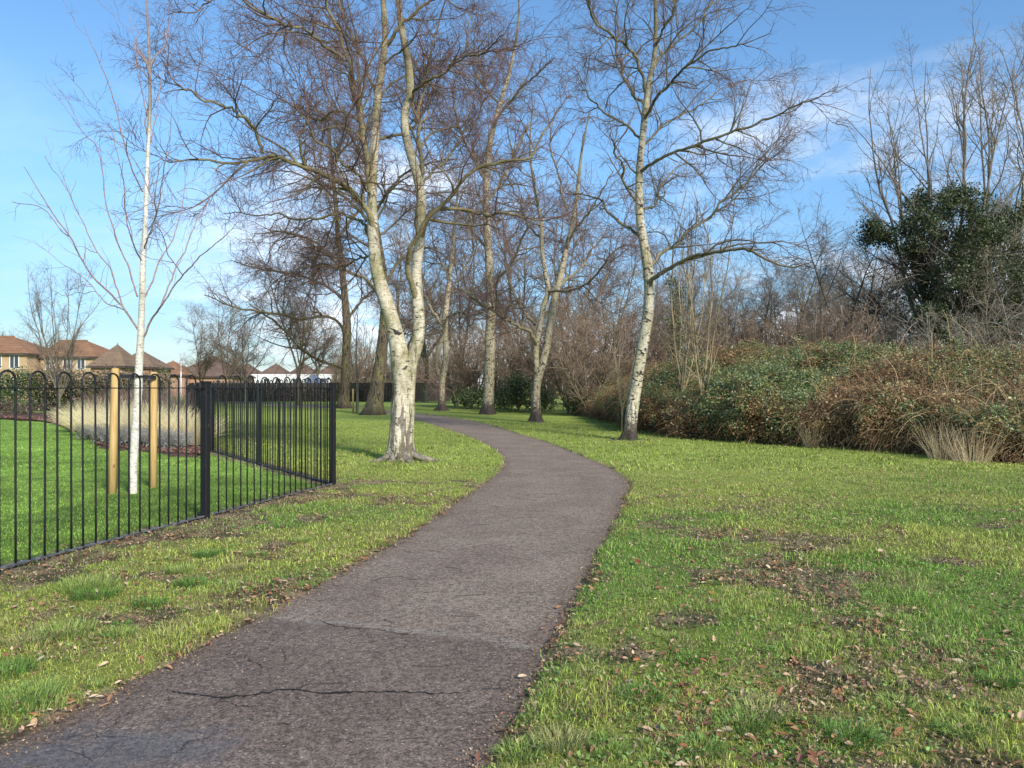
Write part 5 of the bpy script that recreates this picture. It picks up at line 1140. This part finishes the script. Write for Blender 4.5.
M['render'] = simple('white_render', (0.72, 0.71, 0.68), (0.64, 0.63, 0.60), 0.8, 0.9)
def tile(name, c1, c2):
    m, t, b, co = material(name, 0.85, 0.2)
    w = t.n('ShaderNodeTexWave', {'Vector': co, 'Scale': 0.95, 'Distortion': 0.6, 'Detail': 2.0}, bands_direction='Z', wave_profile='SAW').outputs[1]
    c = t.mix(t.ramp(t.noise(co, 1.1, 6, 0.7), 0.35, 0.65), c1, c2)
    c = t.mix(t.math('MULTIPLY', w, 0.35), c, tuple(x * 0.45 for x in c1)); t.set(b, 'Base Color', c); t.set(b, 'Normal', t.bump(w, 0.5, 0.05)); return m
M['red_tile'] = tile('red_tile', (0.23, 0.115, 0.062), (0.31, 0.17, 0.095))
M['brown_tile'] = tile('brown_tile', (0.13, 0.085, 0.065), (0.19, 0.125, 0.095))
M['mid_tile'] = tile('mid_tile', (0.17, 0.115, 0.078), (0.235, 0.16, 0.105))
M['upvc'] = simple('white_window_frame', (0.75, 0.75, 0.74), (0.68, 0.68, 0.67), 3, 0.4)
M['glass'] = simple('window_glass', (0.03, 0.035, 0.04), (0.06, 0.07, 0.08), 1.0, 0.08, 0.8)
M['fascia'] = simple('dark_fascia', (0.05, 0.035, 0.03), (0.08, 0.06, 0.05), 3, 0.6)
def house(x0, x1, y0, dep, eave, ridge, wallm, roofm, lab, wins=(), hl=1.0, hr=1.0, fascia='fascia', chim=False, grp='houses beyond the garden', ov=0.3):
    cx = (x0 + x1) / 2; root = empty('house', (cx, y0, 0), lab, 'house', grp); W = x1 - x0
    mb = MB(); mb.box((0, dep / 2, eave / 2 - 0.1), (W, dep, eave + 0.2)); mb.build('wall', M[wallm], root)
    hw = W / 2 + ov; yr = dep / 2; a = min(hw, (dep / 2 + ov))
    rl = -hw + a * hl; rr = hw - a * hr
    if rl > rr: rl = rr = (rl + rr) / 2
    v = [(-hw, -ov, eave), (hw, -ov, eave), (hw, dep + ov, eave), (-hw, dep + ov, eave), (rl, yr, ridge), (rr, yr, ridge)]
    v2 = [(p[0], p[1], p[2] - 0.02) for p in v[:4]]
    mb = MB(); mb.add(v + v2, [(0, 1, 5, 4), (2, 3, 4, 5), (6, 9, 8, 7)] + [], [(1, 2, 5), (3, 0, 4)]); rf = mb.build('roof', M[roofm], root)
    mb = MB()
    for c_, s_ in (((0, -ov - 0.02, eave - 0.12), (2 * hw + 0.04, 0.06, 0.2)), ((hw + 0.02, dep / 2, eave - 0.12), (0.06, dep + 2 * ov, 0.2)), ((-hw - 0.02, dep / 2, eave - 0.12), (0.06, dep + 2 * ov, 0.2))): mb.box(c_, s_)
    mb.build('fascia', M[fascia], root)
    mb = MB(); mb.tube([(rl, yr, ridge + 0.02), (rr + 0.01, yr, ridge + 0.02)], 0.11, 6); mb.build('ridge_tile', M[roofm], rf)
    if chim: mb = MB(); mb.box((rl + 0.6, yr, ridge + 0.3), (0.6, 0.6, 1.3)); mb.build('chimney', M[wallm], rf)
    for wx, wz, ww, wh in wins:
        wx = wx - cx; f = MB()
        for c_, s_ in (((wx, -0.03, wz + wh / 2), (ww, 0.07, 0.07)), ((wx, -0.03, wz - wh / 2), (ww, 0.07, 0.07)), ((wx - ww / 2, -0.03, wz), (0.07, 0.066, wh)), ((wx + ww / 2, -0.03, wz), (0.07, 0.066, wh)), ((wx, -0.03, wz), (0.06, 0.062, wh))): f.box(c_, s_)
        fo = f.build('window', M['upvc'], root); g_ = MB(); g_.box((wx, -0.008, wz), (ww - 0.03, 0.03, wh - 0.03)); g_.build('pane', M['glass'], fo)
house(-72, -54.6, 87, 8, 5.25, 7.35, 'yellow_brick', 'red_tile', 'left end of the yellow brick terrace under a red tiled roof', [(-56.0, 4.3, 1.0, 1.5), (-58.0, 4.3, 1.1, 1.5), (-62, 4.3, 1.1, 1.5), (-56, 1.6, 1.0, 1.4)], chim=False)
house(-54.3, -47.9, 89, 8, 4.95, 7.0, 'yellow_brick', 'red_tile', 'right end of the yellow brick terrace with hipped roof behind the small bare tree', [(-53.2, 4.15, 0.9, 1.4), (-51.2, 4.15, 0.9, 1.3), (-49.6, 4.15, 0.9, 1.3)], hl=0.0)
house(-43.6, -40.2, 80, 4.2, 3.65, 6.0, 'red_brick', 'mid_tile', 'brick house with pointed roof just left of the left stake')
house(-49.3, -44.2, 95, 5.2, 3.9, 6.1, 'red_brick', 'mid_tile', 'house with pointed tiled roof right behind the young birch trunk')
house(-52.5, -46.6, 110, 6, 3.2, 5.3, 'red_brick', 'red_tile', 'low red roofed house right of the stakes')
house(-49.5, -40.5, 112, 9, 3.0, 6.2, 'red_brick', 'brown_tile', 'large brown roofed house behind the leftmost low weeping tree')
for k, (cx, lab) in enumerate([(-52.2, 'leftmost white bungalow with brown pyramid roof beyond the lawn'), (-46.6, 'second white bungalow from the left with pyramid roof'), (-41.0, 'third white bungalow from the left with pyramid roof'),
                               (-35.6, 'fourth white bungalow, left of the dark old birches'), (-30.2, 'white bungalow hidden behind the dark old birch')]):
    house(cx - 2.7, cx + 2.7, 150, 5.4, 3.95, 6.15, 'render', 'brown_tile', lab, [(cx - 1, 2.6, 1.2, 1.1), (cx + 1.2, 2.6, 1.0, 1.1)], fascia='upvc', ov=0.02, grp='white bungalows beyond the lawn')
# lamp column, shed, cabinet
root = empty('lamp_post', (at(181, 90), 90, 0), 'thin pale lamp column in front of the red roofs', 'lamp post'); M['pale_metal'] = simple('pale_metal', (0.62, 0.62, 0.6), (0.55, 0.55, 0.53), 2, 0.5)
mb = MB(); mb.tube([(0, 0, 0), (0, 0, 1.2), (0, 0, 4.6)], [0.11, 0.09, 0.06], 8); mb.build('column', M['pale_metal'], root, True)
mb = MB(); mb.box((0, -0.12, 4.66), (0.22, 0.5, 0.13), 0, 0.03); mb.build('lantern', M['pale_metal'], root)
M['blue_felt'] = simple('blue_grey_sheet', (0.17, 0.20, 0.30), (0.22, 0.25, 0.34), 2, 0.5); M['navy'] = simple('navy_sheet', (0.05, 0.06, 0.14), (0.07, 0.08, 0.17), 2, 0.5)
root = empty('shed', (at(312, 79), 79, 0), 'small shed with bluish pitched roof behind the far fence', 'shed')
mb = MB(); mb.box((0, 0.7, 0.85), (1.5, 1.4, 1.7)); mb.build('wall', M['dark_wood'], root)
mb = MB(); mb.add([(-0.85, -0.1, 1.68), (0, -0.1, 2.75), (0, 1.5, 2.75), (-0.85, 1.5, 1.68), (0.85, -0.1, 1.68), (0.85, 1.5, 1.68)], [(0, 1, 2, 3), (1, 4, 5, 2)], [(0, 4, 1), (3, 2, 5)]); mb.build('roof', M['blue_felt'], root)
M['green_paint'] = simple('green_cabinet_paint', (0.05, 0.10, 0.085), (0.07, 0.13, 0.11), 4, 0.5); M['pale_green'] = simple('pale_green_lid', (0.36, 0.47, 0.40), (0.42, 0.52, 0.45), 4, 0.5)
root = empty('utility_cabinet', (at(432, 84), 84, 0), 'green cabinet with pale top at the far end of the path', 'cabinet')
mb = MB(); mb.box((0, 0, 0.5), (1.15, 0.6, 1.0), 0, 0.03); mb.build('body', M['green_paint'], root)
mb = MB(); mb.box((0, 0, 1.09), (1.22, 0.68, 0.16), 0, 0.04); mb.build('lid', M['pale_green'], root)
mb = MB(); mb.box((0, -0.305, 0.5), (0.03, 0.02, 0.85)); mb.build('door_seam', M['black'], root)

# ------------------------------------------------------------------ sky, sun, camera
SE, SA = R(30), R(148)              # sun elevation; azimuth clockwise from +Y (behind the camera, to the right)
w = bpy.data.worlds.new('World'); sc.world = w; w.use_nodes = True
t = NT(w.node_tree); bg = w.node_tree.nodes['Background']
sky = t.n('ShaderNodeTexSky', sky_type='NISHITA', sun_disc=False, sun_elevation=SE, sun_rotation=SA, altitude=20, air_density=1.0, dust_density=0.6, ozone_density=2.2)
dirv = t.n('ShaderNodeTexCoord').outputs['Generated']
sp = t.n('ShaderNodeSeparateXYZ', {0: dirv})
zz = t.math('ADD', t.math('MAXIMUM', sp.outputs[2], 0.0), 0.16)
cv = t.n('ShaderNodeCombineXYZ', {0: t.math('DIVIDE', sp.outputs[0], zz), 1: t.math('DIVIDE', sp.outputs[1], zz), 2: 0.0}).outputs[0]
cv = t.n('ShaderNodeVectorMath', {0: cv, 1: (3.1, 1.4, 0)}, operation='ADD').outputs[0]
c1 = t.noise(cv, 0.75, 8, 0.58, 0.3); c2 = t.noise(t.scalev(cv, (1, 1, 1)), 2.6, 6, 0.6)
dens = t.math('ADD', t.math('MULTIPLY', c1, 0.75), t.math('MULTIPLY', c2, 0.25))
el = sp.outputs[2]
hz = t.math('ADD', t.math('MULTIPLY', t.ramp(el, 0.46, 0.26), 0.13), t.math('MULTIPLY', t.ramp(el, 0.24, 0.08), 0.06))
azm = t.ramp(t.math('DIVIDE', sp.outputs[0], t.math('MAXIMUM', sp.outputs[1], 0.05)), -0.55, -0.15)
cl = t.math('MULTIPLY', t.math('MULTIPLY', t.ramp(t.math('ADD', dens, hz), 0.60, 0.80), 0.75), t.math('ADD', t.math('MULTIPLY', azm, 0.85), 0.15))
low = t.math('MULTIPLY', t.ramp(el, 0.10, 0.0), 0.12)
cl = t.math('MAXIMUM', cl, low)
blue = t.mix(1.0, sky.outputs[0], t.mix(t.ramp(el, 0.02, 0.32), (0.54, 0.66, 0.80), (0.84, 1.10, 1.24)), 'MULTIPLY')
skyc = t.mix(cl, blue, t.mix(t.ramp(c2, 0.3, 0.7), (6.2, 6.5, 7.4), (8.6, 8.6, 9.0)))
t.set(bg, 'Color', skyc); bg.inputs['Strength'].default_value = 0.10
sun = bpy.data.lights.new('sun', 'SUN'); sun.energy = 3.4; sun.angle = R(9.0); sun.color = (1.0, 0.955, 0.89)
so = bpy.data.objects.new('sun', sun); col.objects.link(so)
so.rotation_euler = (R(90) - SE, 0, math.pi - SA)
cam = bpy.data.cameras.new('camera'); cam.sensor_width = 36; cam.lens = F / 1024 * 36; cam.clip_start = 0.05; cam.clip_end = 4000; cam.shift_y = (HY - 384) / 1024
cob = bpy.data.objects.new('camera', cam); col.objects.link(cob); cob.location = (0, 0, H); cob.rotation_euler = (R(90), 0, 0); sc.camera = cob
sc.view_settings.view_transform = 'Standard'; sc.view_settings.look = 'None'; sc.view_settings.gamma = 1; sc.view_settings.use_curve_mapping = False
sc.view_settings.exposure = 0.80
sc.cycles.max_bounces = 5; sc.cycles.diffuse_bounces = 3; sc.cycles.glossy_bounces = 2; sc.cycles.transmission_bounces = 2
sc.cycles.use_denoising = True
bpy.context.view_layer.update()
